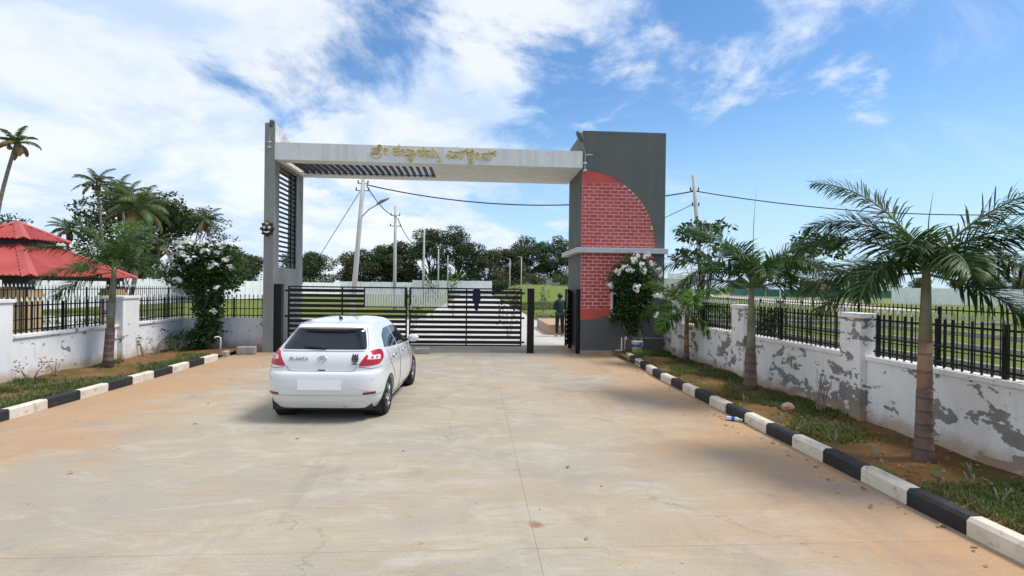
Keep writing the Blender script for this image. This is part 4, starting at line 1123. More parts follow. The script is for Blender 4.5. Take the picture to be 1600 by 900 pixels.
# ================================================================ PALMS AND SHRUBS BY THE DRIVEWAY
va = math.atan2(-0.66, 0.75)
foxtail('foxtail_palm', (5.05, 5.80, 0.08), [(0, .13), (.12, .105), (.3, .09), (.55, .083), (.80, .08), (.84, .073), (1.1, .072), (1.35, .068), (1.7, .056), (2.05, .045), (2.25, .032)],
  'biggest foxtail palm nearest the camera, in the right planting bed',
  [(168, 66, 1.8, 58), (12, 55, 1.85, 58), (183, 40, 1.55, 75), (-8, 10, 1.55, 40), (200, -2, 1.35, 55), (-25, -14, 1.45, 45), (150, 22, 1.3, 80), (95, 35, 1.3, 70), (60, 20, 1.3, 70), (-70, 30, 1.2, 85), (235, 20, 1.2, 90), (-100, 45, 1.0, 80), (-40, 25, 1.3, 80), (185, 55, 1.5, 80), (5, 35, 1.6, 70), (178, 12, 1.5, 60), (-15, 45, 1.5, 85)], 0.94, 'frond', 1, va, .8, nleaf=112, leaf=.46, width=.0115)
va2 = math.atan2(-.46, .89)
foxtail('foxtail_palm', (5.06, 9.70, 0.08), [(0, .15), (.25, .115), (.5, .10), (.76, .092), (.8, .08), (1.05, .075), (1.3, .068), (1.6, .055), (1.85, .045), (2.05, .03)],
  'middle foxtail palm in the right bed with a tall spear leaf',
  [(160, 66, 1.65, 75), (10, 58, 1.5, 85), (190, 22, 1.45, 80), (-10, 20, 1.2, 75), (215, 40, 1.3, 95), (100, 50, 1.2, 80), (-80, 45, 1.1, 90), (40, 35, 1.2, 85), (-40, 50, 1.2, 95), (250, 60, 1.1, 80), (175, 45, 1.5, 85), (0, 42, 1.4, 85)], 1.25, 'frond', 2, va2, 1.75, mid=False, nleaf=100, leaf=.38, width=.0105)
va3 = math.atan2(-.38, .92)
foxtail('foxtail_palm', (5.45, 13.75, 0.08), [(0, .085), (.3, .07), (.6, .062), (.75, .06), (1.0, .055), (1.2, .05), (1.4, .035)],
  'smallest pale green palm in the right bed next to the brick pillar',
  [(165, 62, 1.15, 80), (15, 60, 1.15, 85), (190, 30, 1.05, 95), (-10, 30, 1.0, 85), (100, 55, 1.0, 80), (-80, 50, .95, 90), (230, 10, .9, 80), (-40, -5, .85, 60)], 1.25, 'frond_lt', 3, va3, None, nleaf=70, leaf=.36, width=.016)
va4 = math.atan2(.55, .83)
foxtail('foxtail_palm', (-8.15, 12.65, 0.08), [(0, .12), (.2, .10), (.6, .092), (.86, .09), (.9, .075), (1.2, .072), (1.45, .068), (1.75, .06), (2.05, .05), (2.25, .035)],
  'foxtail palm in the left bed before the red roofed pavilion',
  [(172, 42, 1.7, 70), (160, 72, 1.45, 60), (20, 74, 1.35, 60), (190, 12, 1.5, 60), (0, 45, 1.05, 90), (200, -8, 1.25, 45), (100, 55, 1.3, 70), (-80, 60, 1.2, 80), (-30, 30, .95, 90), (235, 35, 1.2, 90), (45, 68, 1.3, 60)], 1.0, 'frond', 4, va4, None, (0.12, 0), False, nleaf=80, leaf=.42, width=.0125)
sl = ((0, 0, 0), (.08, 0, 1.5), .05)
rl = random.Random(5)
bl = [((.0, 0, 2.35), (.75, .7, .55)), ((-.55, -.1, 2.15), (.55, .5, .5)), ((.6, 0, 2.1), (.5, .5, .5)), ((-.3, -.2, 2.7), (.5, .5, .35)), ((.35, -.1, 2.75), (.5, .5, .32)), ((.05, 0, 1.6), (.52, .45, .6)), ((.1, 0, 1.0), (.42, .38, .55)), ((.12, 0, .45), (.38, .35, .45)), ((-.2, 0, .3), (.3, .3, .3))]
fl = [((c[0], c[1]-.12, c[2]), rl.uniform(.65, 1.1)) for c in [(-.75, -.4, 2.45), (-.55, -.45, 2.62), (-.62, -.3, 2.3), (-.35, -.5, 2.78), (-.12, -.5, 2.95), (.2, -.5, 2.98), (.42, -.45, 2.9), (.55, -.4, 2.7), (.3, -.55, 2.72), (.62, -.4, 2.92), (-.42, -.5, 2.98), (.05, -.6, 2.55), (-.2, -.6, 2.6), (.75, -.3, 2.55), (-.9, -.2, 2.25), (.5, -.5, 2.4), (.8, -.2, 2.35), (.55, -.42, 1.75), (.45, -.35, 1.1), (-.5, -.4, 1.95), (-.28, -.2, 3.08), (.38, -.2, 3.06)]]
fl = fl + [((c[0]+rl.uniform(-.14, .14), c[1]+rl.uniform(-.06, .06), c[2]+rl.uniform(-.12, .08)), rl.uniform(.4, .75)) for c, q in fl if c[2] > 1.9]
flower_shrub('flowering_tree', (-7.70, 16.05, 0.1), bl, 'leafy tree with white flowers in the corner of the left wall', [((-.15, 0, 0), (-.25, 0, 1.9), .03), ((-.05, 0, 0), (0, 0, 2.2), .035), ((.12, 0, 0), (.3, 0, 2.1), .035), ((.2, -.05, 0), (.15, 0, 1.6), .03)], fl, 21, per=3600, size=.125, fsize=.06)
br = [((0, 0, 2.45), (.55, .42, .45)), ((-.42, -.05, 2.1), (.4, .36, .45)), ((.42, 0, 2.05), (.38, .36, .5)), ((0, -.05, 1.75), (.55, .4, .5)), ((-.1, 0, 1.25), (.48, .3, .42)), ((.42, 0, 1.3), (.26, .26, .4)), ((-.38, 0, 1.1), (.3, .22, .2)), ((.0, .0, .8), (.3, .22, .35)), ((-.55, 0, .98), (.2, .15, .1))]
fr = [((c[0], c[1]-.1, c[2]), rl.uniform(.65, 1.0)) for c in [(-.42, -.35, 2.5), (-.58, -.3, 2.32), (-.28, -.4, 2.42), (-.15, -.42, 2.68), (.08, -.42, 2.55), (.15, -.42, 2.42), (.36, -.38, 2.62), (.62, -.25, 2.42), (.7, -.2, 2.3), (-.78, -.2, 1.98), (-.1, -.5, 1.92), (.55, -.35, 1.7), (.68, -.3, 1.68), (.52, -.3, 1.15), (-.05, -.3, 2.85), (.22, -.3, 2.82)]]
fr = fr + [((c[0]+rl.uniform(-.1, .1), c[1]+rl.uniform(-.05, .05), c[2]+rl.uniform(-.1, .06)), rl.uniform(.4, .7)) for c, q in fr if c[2] > 1.6]
flower_shrub('flowering_shrub', (4.62, 15.72, 0.1), br, 'dark leafy shrub with white flower heads against the brick pillar', [((.22, 0, 0), (.18, 0, 1.9), .05), ((.05, .05, 0), (-.15, 0, 1.6), .03), ((-.05, .1, 0), (-.3, 0, 1.1), .02)], fr, 22, per=3800, size=.12, fsize=.06)
# low bushes at the foot of the left shrub
def low_bush(name, loc, r, h, label, leaf, seed, per=900, size=.08, group=None, stems=5):
    rng = random.Random(seed); t = empty(name, loc, label, 'plant', group); m = MB(); bl = []
    for i in range(stems):
        a = rng.uniform(0, 6.28); p = (r*.7*math.cos(a), r*.7*math.sin(a), h*rng.uniform(.55, .95)); m.tube(limb_path((0, 0, -.03), p, rng), [.012, .01, .009, .008, .006, .003], 5); bl.append((p, (r*.5, r*.5, h*.35)))
    m.build('stem', M['bark_pale'], t, True)
    if per: link('foliage', crown_mesh('foliage', bl, per, size, M[leaf], seed, .3, .5, .2), t)
    return t
low_bush('low_bush', (-8.25, 15.6, .1), .45, .5, 'low dark bush at the foot of the left white flowered tree', 'leaf_shrub', 31, 1400)
low_bush('dry_weed', (-8.3, 14.75, .1), .22, .62, 'bare twiggy weed against the left wall past its pillar', 'leaf_olive', 32, 120)
low_bush('dry_weed', (-8.35, 14.35, .1), .2, .5, 'leafy brown weed just past the left wall pillar', 'leaf_olive', 33, 500, .06)
low_bush('dry_weed', (-8.35, 11.45, .1), .2, .35, 'reddish weed low on the left wall before its pillar', 'leaf_dry', 34, 500, .06)
low_bush('dry_weed', (-8.3, 10.75, .1), .25, .35, 'reddish weed at the left picture edge', 'leaf_dry', 35, 600, .06)
low_bush('dry_weed', (5.35, 8.05, .1), .16, .75, 'dry upright twigs beside the double white wall pillar', 'leaf_dry', 36, 60, .05, None, 9)
low_bush('round_shrub', (7.8, 14.0, -.06), .42, 1.75, 'dark round potted shrub behind the right wall railings', 'leaf_dark', 37, 1500, .12)
SEED = ['bright green seedling beside the biggest palm trunk, kerb side', 'bright green seedling a little beyond the biggest palm', 'bright green seedling just before the biggest palm', 'bright green seedling between the biggest palm and reddish stone, by the kerb', 'bright green seedling low beside the wall before the biggest palm', 'bright green seedling nearest the camera in the right bed', 'bright green seedling by the kerb next to the plastic bottle', 'bright green seedling beside the middle palm', 'bright green seedling between biggest palm trunk and wall']
for i, (x, y) in enumerate([(4.55, 5.9), (4.50, 6.55), (4.62, 5.15), (4.46, 7.15), (4.9, 5.05), (4.75, 4.6), (4.42, 7.6), (4.55, 8.9), (5.2, 5.35)]):
    low_bush('green_seedling', (x, y, .1), .09, .17, SEED[i], 'leaf_bright', 40+i, 800, .07, 'seedlings in the right bed', 3)

# ================================================================ TREES BEYOND
make_tree('garden_tree', (7.75, 18.2, -.06), 4.4, 1.25, 1, 'young dark broad leaved tree behind the smallest palm', seed=51, leaf='leaf_mid', size=.24, per=330, nblob=12, trunk_h=.3, trunk_r=.06)
make_tree('garden_tree', (14.5, 22.5, -.06), 4.7, 1.45, 1, 'young dark tree standing alone between the two larger palms', seed=52, leaf='leaf_dark', size=.24, per=330, nblob=12, trunk_h=.42, trunk_r=.05)
make_tree('spreading_tree', (90, 150, -.06), 11.5, 9, 1, 'wide dark tree far off beyond the right lawn', seed=53, leaf='leaf_dark', size=.6, per=30, nblob=18, flat=.8)
T = [  # x, y, h, rx, label, leaf, seed
 (-36, 118, 8.5, 6.5, 'bushy tree right beside the louvred pillar, beyond the white wall', 'leaf_mid', 61),
 (-27, 128, 10.2, 6.0, 'yellow green tree showing between the louvred pillar and first pole', 'leaf_olive', 62),
 (-22, 131, 11.2, 6.0, 'rounded tree directly behind the leaning pole', 'leaf_mid', 63),
 (-17.5, 130, 12.2, 5.6, 'rounded olive tree between the two nearest poles', 'leaf_olive', 64),
 (-10.5, 128, 15.2, 6.2, 'tall dark tree behind the second pole', 'leaf_dark', 65),
 (-4.5, 131, 16.0, 6.6, 'tallest dark tree of the group behind the poles', 'leaf_dark', 66),
 (2.5, 134, 10.8, 6.2, 'low wide olive tree right of the tallest dark tree', 'leaf_olive', 67),
 (8.5, 140, 10.0, 5.4, 'low tree over the end of the far wall', 'leaf_olive', 68),
 (14.0, 146, 13.4, 6.0, 'tall green tree behind the thin street lamp', 'leaf_mid', 69),
 (21.0, 146, 13.2, 6.2, 'dark rounded tree right of the thin street lamps', 'leaf_dark', 70),
 (26.5, 130, 8.2, 5.0, 'flat topped tree just left of the brick pillar', 'leaf_mid', 71),
 (-52, 122, 8.5, 6.5, 'tree just left of the louvred pillar, beyond the wall', 'leaf_olive', 73)]
for (x, y, h, rx, lb, lf, sd) in T:
    z = rise(x, y) if 4 < x < 44 else -.06
    make_tree('broad_tree', (x, y, z), h, rx, 1, lb, 'tree', 'trees beyond the far wall', sd, lf, .5, 105, 30, trunk_h=.18, full=True, spread=.8)
# rain trees behind the pavilion
make_tree('rain_tree', (-36.5, 62, -.06), 12.0, 5.2, 1, 'big spreading dark tree filling the space behind the coconut palms', seed=81, leaf='leaf_dark', size=.42, per=105, nblob=36, trunk_h=.25, spread=.95)
make_tree('rain_tree', (-33.6, 66, -.06), 11.0, 3.9, 1, 'wide feathery tree crown right of the coconut palms', seed=82, leaf='leaf_olive', size=.36, per=60, nblob=30, flat=.7, trunk_h=.35, spread=.95)
make_tree('rain_tree', (-58, 60, -.06), 9.6, 8.0, 1, 'thin flat topped tree above the pavilion roof at the left edge', seed=83, leaf='leaf_dark', size=.4, per=42, nblob=24, flat=.45, trunk_h=.55, spread=.95)
make_tree('hedge_tree', (-27.5, 60, -.06), 6.0, 3.6, 1, 'low dark tree behind the left white flowered tree', seed=84, leaf='leaf_mid', size=.34, per=150, nblob=22, trunk_h=.15, full=True)
make_tree('hedge_tree', (-38, 52, -.06), 5.4, 4.2, 1, 'dark undergrowth tree in shade between the coconut trunks', seed=85, leaf='leaf_dark', size=.36, per=150, nblob=24, trunk_h=.12, full=True)
make_tree('hedge_tree', (-33, 55, -.06), 5.8, 4.0, 1, 'dark undergrowth tree behind the pavilion eave corner', seed=86, leaf='leaf_dark', size=.36, per=150, nblob=24, trunk_h=.12, full=True)
make_tree('garden_tree', (-15.2, 24.6, -.06), 4.9, 1.1, 1, 'bright green young tree behind the pavilion', seed=87, leaf='leaf_bright', size=.2, per=330, nblob=12, trunk_h=.3, trunk_r=.05)
coconut((-25.6, 32, 9.6), (-26.6, 32), 'tall bare curved coconut palm at the left edge with dry hanging fronds', 1.25, 15, 1, (-.8, 0, -.1), (-.55, 0), .11, 6)
coconut((-33.3, 50, 10.6), (-32.6, 50), 'straight slim coconut palm standing clear of the dark trees', 1.9, 16, 2, (-.35, 0, 0), (.2, 0), .12, 2)
coconut((-33.0, 54, 10.2), (-31.5, 54), 'coconut palm half hidden behind the bushiest palm', 2.0, 15, 3, (-.6, 0, 0), (.3, 0), .16, 1)
coconut((-22.7, 38, 6.9), (-23.3, 38), 'bushiest wind blown coconut palm with a pale trunk', 2.5, 24, 4, (-.55, 0, .05), (.35, 0), .15, 4)
coconut((-35.2, 56, 11.2), (-34.2, 56), 'slim coconut palm rising highest just left of the bushiest palm', 1.8, 15, 8, (-.5, 0, 0), (.3, 0), .14, 1)
coconut((-28.8, 60, 8.6), (-28.2, 60), 'coconut palm at the right end of the dark trees', 2.1, 17, 5, (-.2, 0, -.1), (.2, 0), .16, 2)
coconut((-42.8, 60, 7.4), (-42.8, 60), 'short coconut palm rising behind the pavilion roof peak', 2.1, 16, 6, (-.2, 0, 0), (0, 0), .17, 1)
coconut((-30.8, 55, 5.6), (-31.4, 55), 'low coconut palm with a slanting trunk in the dark trees', 2.0, 15, 7, (-.3, 0, -.1), (.2, 0), .15, 2)

# ================================================================ PAVILION
pv = empty('pavilion', (-16.4, 20.6, 0), 'open pavilion with two tiered red sheet roof behind the left fence', 'pavilion')
def hip(name, hx, hy, z0, hx1, hy1, z1, parent, pitch=0.18):
    """corrugated hip roof of four sheeted faces; ridges run up the slope"""
    ro = None; cs = [((hx, -hy), (hx, hy), (hx1, -hy1), (hx1, hy1)), ((-hx, hy), (-hx, -hy), (-hx1, hy1), (-hx1, -hy1)), ((-hx, -hy), (hx, -hy), (-hx1, -hy1), (hx1, -hy1)), ((hx, hy), (-hx, hy), (hx1, hy1), (-hx1, hy1))]
    for (a, b, c, d) in cs:
        m = MB(); A, B, C, D = Vector((*a, z0)), Vector((*b, z0)), Vector((*c, z1)), Vector((*d, z1)); L = (B-A).length; n = int(L/pitch); e = (B-A)/L; up = ((C+D)/2-(A+B)/2); w = (D-C).length
        nrm = e.cross(up).normalized()
        if nrm.z < 0: nrm = -nrm
        for i in range(n):
            for s0, s1, h0, h1 in ((0, .55, 0, 0), (.55, .65, 0, .035), (.65, .9, .035, .035), (.9, 1, .035, 0)):
                q = []
                for s, hh in ((s0, h0), (s1, h1)):
                    x = (i+s)*L/n-L/2
                    # how far up the slope this line runs before it meets the hip
                    k = 1.0 if abs(x) <= w/2 else max(0, (L/2-abs(x))/(L/2-w/2))
                    base = (A+B)/2+e*x; q.append((base+nrm*hh, base+up*k+nrm*hh))
                m.face([q[0][0], q[1][0], q[1][1], q[0][1]])
        o = m.build('roof_sheet', M['roof'], parent); s_ = o.modifiers.new('t', 'SOLIDIFY'); s_.thickness = .02
    for sx in (1, -1):
        for sy in (1, -1):
            MB().prism([(-.16, -.01), (0, .05), (.16, -.01)], 0, 0, 1).build('tmp', M['roof'], parent) if False else None
            p, q = Vector((sx*hx*1.01, sy*hy*1.01, z0+.03)), Vector((sx*hx1, sy*hy1, z1+.05)); t = (q-p).normalized(); s = Vector((0, 0, 1)).cross(t).normalized(); m = MB(); up = t.cross(s); up = up if up.z > 0 else -up
            for (a, b) in (((s*.20-up*.075), up*.03), (up*.03, (-s*.20-up*.075))): m.face([p+a, p+b, q+b*.6, q+a*.6])
            o = m.build('hip_cap', M['roof'], parent); s_ = o.modifiers.new('t', 'SOLIDIFY'); s_.thickness = .01
hip('roof', 2.5, 2.66, 2.15, .75, .85, 3.22, pv); hip('roof', 1.05, 1.08, 3.43, .03, .03, 4.05, pv, .16)
m = MB(); m.box(-.72, .72, -.82, .82, 3.0, 3.5); m.build('clerestory', M['dark_wood'], pv)
m = MB(); m.box(-2.2, 2.2, -2.35, 2.35, 2.0, 2.13); m.build('ceiling_frame', M['dark_wood'], pv)
for sx in (1, -1):
    for sy in (1, -1):
        c = MB().box(-.30, .30, -.30, .30, -.1, 1.72).build('column', M['tan'], pv, bevel=.01, loc=(sx*1.95, sy*2.1, 0)); MB().box(-.16, .16, -.16, .16, 1.721, 2.02).build('column_neck', M['dark_wood'], c)
        MB().box(-.34, .34, -.34, .34, 1.45, 1.56).build('column_band', M['tan'], c)
MB().box(-2.4, 2.4, -2.5, 2.5, -.1, .12).build('floor_slab', M['stone'], pv)

# ================================================================ POLES, WIRES, LAMPS
def epole(base, top, label, arms=(), lamp=None, r=.13):
    b, t_ = Vector(base), Vector(top); t = empty('electric_pole', base, label, 'pole', 'electric poles'); d = t_-b
    MB().tube([(0, 0, -.1), tuple(d*.5), tuple(d)], [r, r*.85, r*.66], 8).build('pole', M['pole'], t, True)
    for u, w in arms:
        p = d*u; c = MB().tube([p+Vector((-w, 0, 0)), p+Vector((w, 0, 0))], .035, 6).build('crossarm', M['galv'], t)
        for s in (-1, 1): MB().lathe([(.02, 0), (.05, .04), (.03, .09), (.045, .13), (0, .17)], 8, c=tuple(p+Vector((s*w*.9, 0, .02)))).build('insulator', M['cable'], c)
    if lamp:
        p = d*lamp; m = MB(); m.tube([p, p+Vector((.5, -.1, .5)), p+Vector((1.1, -.2, .85))], .035, 6); a = m.build('lamp_arm', M['galv'], t)
        MB().tube([p+Vector((.95, -.18, .78)), p+Vector((1.2, -.25, .93)), p+Vector((1.65, -.35, 1.12))], [.05, .10, .04], 8).build('lamp_head', M['lamp_grey'], a, True)
    return t
epole((-6.95, 31, -.06), (-6.38, 31, 7.95), 'leaning concrete electric pole with a lamp arm nearest the gate', ((.965, .3), (.915, .38)), .72, .16)
epole((-6.05, 41, -.06), (-6.07, 41, 7.9), 'second electric pole from the gate, with two crossarms', ((.91, .35), (.81, .4)), None, .14)
epole((-5.7, 59, -.06), (-5.64, 59, 7.9), 'third electric pole from the gate', ((.95, .35), (.85, .4)), None, .14)
epole((-6.1, 88, -.06), (-6.1, 88, 7.9), 'fourth electric pole from the gate', ((.9, .35),), None, .13)
epole((-5.9, 113, -.06), (-5.9, 113, 8.3), 'fifth and farthest electric pole from the gate', ((.9, .35),), None, .13)
epole((12.5, 29, -.06), (11.75, 29, 8.2), 'leaning electric pole right of the brick pillar', ((.90, .25), (.80, .2)), None, .15)
epole((13.9, 60, -.06), (13.9, 60, 6.0), 'short far pole just right of the brick pillar', ((.92, .4),), None, .12)
epole((52, 90, -.06), (52, 90, 7.2), 'slim far pole between the middle palm and the lone tree', ((.92, .4),), None, .12)
def street_lamp(loc, h, label):
    t = empty('street_lamp', loc, label, 'lamp', 'thin street lamps'); MB().tube([(0, 0, -.1), (0, 0, h)], [.08, .055], 8).build('post', M['pole'], t, True)
    MB().tube([(0, 0, h-.05), (-.25, 0, h+.05), (-.6, 0, h+.08)], [.03, .035, .02], 6).build('lamp_head', M['galv'], t, True)
street_lamp((4.62, 75, rise(4.62, 75)), 5.7, 'thin street lamp left of its twin over the far lawn')
street_lamp((5.8, 70, rise(5.8, 70)), 5.6, 'thin white street lamp nearest the free standing gate post')
def wire(a, b, sag, label, r=.03):
    a, b = Vector(a), Vector(b); pts = [a.lerp(b, i/20)-Vector((0, 0, sag*4*(i/20)*(1-i/20))) for i in range(21)]
    o = MB().tube([p-a for p in pts], r, 5).build('overhead_wire', M['cable'], loc=tuple(a), smooth=True); tag(o, label, 'wire', 'overhead wires'); return o
wire((-6.2, 31, 7.6), (11.85, 29, 7.35), .95, 'thick overhead wire from the leaning pole to the pole past the gateway', .035)
wire((11.85, 29, 7.35), (40, 27, 7.3), 1.1, 'overhead wire running right from the pole past the gateway', .03)
wire((-6.2, 31, 7.55), (-6.0, 41, 7.1), .35, 'slack wire between the leaning pole and second pole', .03)
wire((-5.9, 41, 7.0), (-5.7, 59, 7.1), 1.2, 'slack wire between second and third poles', .03)
wire((-6.4, 31, 7.5), (-11.5, 34, .5), 0, 'stay wire slanting down left of the leaning pole', .02)
wire((11.7, 29, 6.6), (6, 60, 4.4), .5, 'thin wire behind the brick pillar right edge', .02)

# ================================================================ CAR-SIDE PEOPLE AND SMALL THINGS
def skin_fig(name, verts, edges, radii, mat, parent, sub=2, root=0):
    me = bpy.data.meshes.new(name); me.from_pydata(verts, edges, []); ob = link(name, me)
    ob.modifiers.new('skin', 'SKIN'); s = ob.modifiers.new('sub', 'SUBSURF'); s.levels = sub; s.render_levels = sub
    lay = me.skin_vertices[0].data
    for i, r in enumerate(radii):
        lay[i].radius = r if isinstance(r, tuple) else (r, r); lay[i].use_root = (i == root)
    bpy.context.view_layer.update()
    res = bpy.data.meshes.new_from_object(ob.evaluated_get(bpy.context.evaluated_depsgraph_get())); bpy.data.objects.remove(ob)
    res.materials.clear(); res.materials.append(mat); res.polygons.foreach_set('use_smooth', [True]*len(res.polygons)); res.name = name
    return link(name, res, parent)
pe = empty('person', (3.42, 22.0, 0.0), 'person in dark green shirt and navy trousers standing inside the gate, back turned', 'person', rz=R(12))
# skeleton seen from behind, facing +y, hands held together in front
V = [(0, 0, .93), (0, .0, 1.12), (0, -.01, 1.30), (0, 0, 1.43), (0, .01, 1.50), (0, .03, 1.60), (0, .03, 1.68),
     (-.19, 0, 1.40), (-.25, .0, 1.14), (-.12, .22, 1.10), (-.03, .28, 1.14), (.19, 0, 1.40), (.25, 0, 1.14), (.12, .22, 1.10), (.03, .28, 1.16),
     (-.10, 0, .88), (-.11, .02, .50), (-.12, 0, .10), (-.13, .14, .04), (.10, 0, .88), (.12, .02, .50), (.14, .01, .10), (.16, .15, .04), (0, .035, 1.52)]
E_ = [(0, 1), (1, 2), (2, 3), (3, 4), (4, 23), (23, 5), (5, 6), (3, 7), (7, 8), (8, 9), (9, 10), (3, 11), (11, 12), (12, 13), (13, 14), (0, 15), (15, 16), (16, 17), (17, 18), (0, 19), (19, 20), (20, 21), (21, 22)]
Rr = [(.15, .11), (.135, .10), (.155, .11), (.10, .08), (.055, .055), (.075, .085), (.06, .07), .06, .045, .035, .03, .06, .045, .035, .03, .085, .06, .045, .035, .085, .06, .045, .035, (.06, .065)]
skin_fig('body', V, E_, Rr, M['skin'], pe)
idx = [0, 1, 2, 3, 7, 8, 9, 11, 12, 13]; mp_ = {k: i for i, k in enumerate(idx)}
skin_fig('shirt', [V[k] if k else (0, 0, .86) for k in idx], [(mp_[a], mp_[b]) for a, b in E_ if a in mp_ and b in mp_], [(.19, .14), (.17, .13), (.19, .135), (.11, .09), .085, .068, .055, .085, .068, .055], M['shirt'], pe)
idx = [0, 15, 16, 17, 19, 20, 21]; mp_ = {k: i for i, k in enumerate(idx)}
skin_fig('trousers', [V[k] for k in idx], [(mp_[a], mp_[b]) for a, b in E_ if a in mp_ and b in mp_], [(.17, .125), .105, .08, .065, .105, .08, .065], M['trouser'], pe)
m = MB(); m.lathe([(.0, -.07), (.085, -.055), (.108, -.01), (.11, .04), (.09, .09), (.05, .12), (0, .13)], 18, c=(0, .02, 1.625)); m.v = [(x, (y-.02)*1.12+.015-.012*(z < 1.62), z) for x, y, z in m.v]; m.build('hair', M['hair'], pe, True)
for s, x in ((-1, -.125), (1, .15)):
    m = MB(); m.tube([(x, -.07, .045), (x, 0, .05), (x+s*.01, .10, .045), (x+s*.015, .19, .035)], [.035, .048, .045, .025], 10); m.build('shoe', M['shoe'], pe, True)
    MB().tube([(s*.03, .25, 1.13), (s*.02, .33, 1.16), (0, .36, 1.20)], [.028, .03, .012], 8).build('hand', M['skin'], pe, True)
# raised plinth and step inside the gate
pt = empty('low_plinth', (3.9, 25, 0), 'low brown plastered plinth inside the gate beside the person', 'plinth'); wp(MB().box(3.05, 4.9, 22.7, 27.0, -.05, .42), 'plinth_block', M['plinth'], pt, .02); wp(MB().box(3.62, 4.9, 22.25, 22.695, -.05, .14), 'step', M['stone'], pt, .02)
pe.location = (3.42, 22.0, 0)
low_bush('tall_weed', (3.55, 27.6, 0), .25, 2.1, 'pale flowering tall weed behind the person', 'leaf_mid', 91, 500, .12)
low_bush('red_shrub', (-2.4, 21.5, -.01), .35, 1.95, 'dark red leaved shrub behind the left gate leaf top', 'leaf_red', 92, 500, .12)
low_bush('red_shrub', (1.25, 21.0, -.01), .4, 1.9, 'dark red leaved shrub behind the right gate leaf end', 'leaf_red', 93, 500, .12)
low_bush('garden_shrub', (-2.6, 33, -.01), .5, 2.4, 'small leafy shrub behind the third electric pole', 'leaf_mid', 94, 400, .16)
low_bush('garden_shrub', (-1.5, 36, -.01), .5, 2.5, 'bright leafy shrub beside the road inside the gate', 'leaf_bright', 95, 300, .16)
# bucket, taps, stones, litter
bk = empty('paint_bucket', (4.66, 15.45, .09), 'white plastic paint bucket with blue and green label at the kerb end', 'bucket')
m = MB(); m.lathe([(0, 0), (.125, 0), (.135, .01), (.155, .36), (.165, .365), (.165, .385), (.15, .385), (.145, .36), (.12, .06), (0, .05)], 28); m.build('pail', M['bucket'], bk, True)
MB().lathe([(.1478, .205), (.1530, .295)], 28).build('blue_band', M['blue'], bk, True); MB().lathe([(.1385, .03), (.1465, .175)], 28).build('green_band', M['lime'], bk, True)
MB().tube([(-.16, 0, .36), (-.12, -.14, .25), (0, -.19, .20), (.12, -.14, .25), (.16, 0, .36)], .004, 6).build('handle', M['galv'], bk)
tp = empty('standpipe', (4.38, 15.7, .05), 'white plastic standpipe tap beside the paint bucket', 'tap'); MB().tube([(0, 0, 0), (0, 0, .5), (0, -.08, .52)], .022, 8).build('pipe', M['pvc'], tp, True); MB().tube([(0, -.06, .53), (0, -.14, .50), (0, -.15, .44)], .018, 8).build('spout', M['pvc'], tp, True); MB().box(-.12, -.09, -.02, .02, .1, .5).build('side_pipe', M['pvc'], tp)
tp = empty('standpipe', (-6.95, 15.35, .08), 'white plastic standpipe tap at the left kerb end', 'tap'); MB().tube([(0, 0, 0), (0, 0, .42), (-.06, -.04, .45)], .02, 8).build('pipe', M['pvc'], tp, True); MB().tube([(-.04, -.03, .45), (-.12, -.06, .44), (-.13, -.06, .40)], .016, 8).build('spout', M['pvc'], tp, True)
wpipe = empty('water_pipe', (5.2, 16.05, .5), 'thin grey water pipe running from shrub to the right wall', 'pipe'); MB().tube([(-.5, 0, 0), (.45, 0, 0), (.5, -.2, -.02), (.53, -.3, -.02)], .018, 8).build('pipe', M['galv'], wpipe, True); MB().lathe([(0, .0), (.09, .0), (.09, .02), (0, .03)], 12, axis=0, c=(.51, -.35, -.02)).build('flange', M['galv'], wpipe)
def rock(name, loc, s, label, cat, mat, seed, group=None, flat=.6):
    rng = random.Random(seed); bm = bmesh.new(); bmesh.ops.create_icosphere(bm, subdivisions=2, radius=1)
    for v in bm.verts:
        k = 1+.28*noise.noise(v.co*1.6+Vector((seed, 0, 0))); v.co = Vector((v.co.x*s*k, v.co.y*s*.75*k, v.co.z*s*flat*k))
    me = bpy.data.meshes.new(name); bm.to_mesh(me); bm.free(); me.materials.append(M[mat]); o = link(name, me, loc=loc); o.rotation_euler.z = rng.uniform(0, 6); return tag(o, label, cat, group)
rock('stone', (4.95, 8.3, .14), .13, 'reddish stone lying in the right bed', 'stone', 'rock', 1)
rock('concrete_rubble', (4.28, 15.85, .05), .13, 'grey concrete lump at the right kerb end', 'stone', 'stone', 2)
o = MB().box(-.24, .24, -.13, .13, 0, .22).build('concrete_block', M['stone'], bevel=.025, loc=(-6.42, 15.75, 0), rot=(0, 0, R(6))); tag(o, 'grey concrete block on the driveway by the left kerb end', 'block')
o = MB().box(-.2, .2, -.1, .1, 0, .16).build('concrete_block', M['stone'], bevel=.02, loc=(-1.55, 16.1, 0), rot=(0, 0, R(3))); tag(o, 'grey concrete block under the gate meeting line', 'block')
bt = empty('plastic_bottle', (3.93, 8.02, .035), 'crushed clear plastic bottle lying by the right kerb', 'bottle', rz=R(-35)); MB().lathe([(0, -.11), (.03, -.11), (.034, -.09), (.031, -.03), (.034, 0), (.033, .05), (.012, .09), (.012, .11), (0, .11)], 16, axis=0).build('bottle_body', M['bottle'], bt, True); MB().lathe([(.0345, -.03), (.0345, .02)], 16, axis=0).build('label_band', M['blue'], bt, True); MB().lathe([(0, .125), (.015, .125), (.015, .105)], 12, axis=0).build('bottle_cap', M['pvc'], bt)
rg = random.Random(9); i = 0
m = MB()
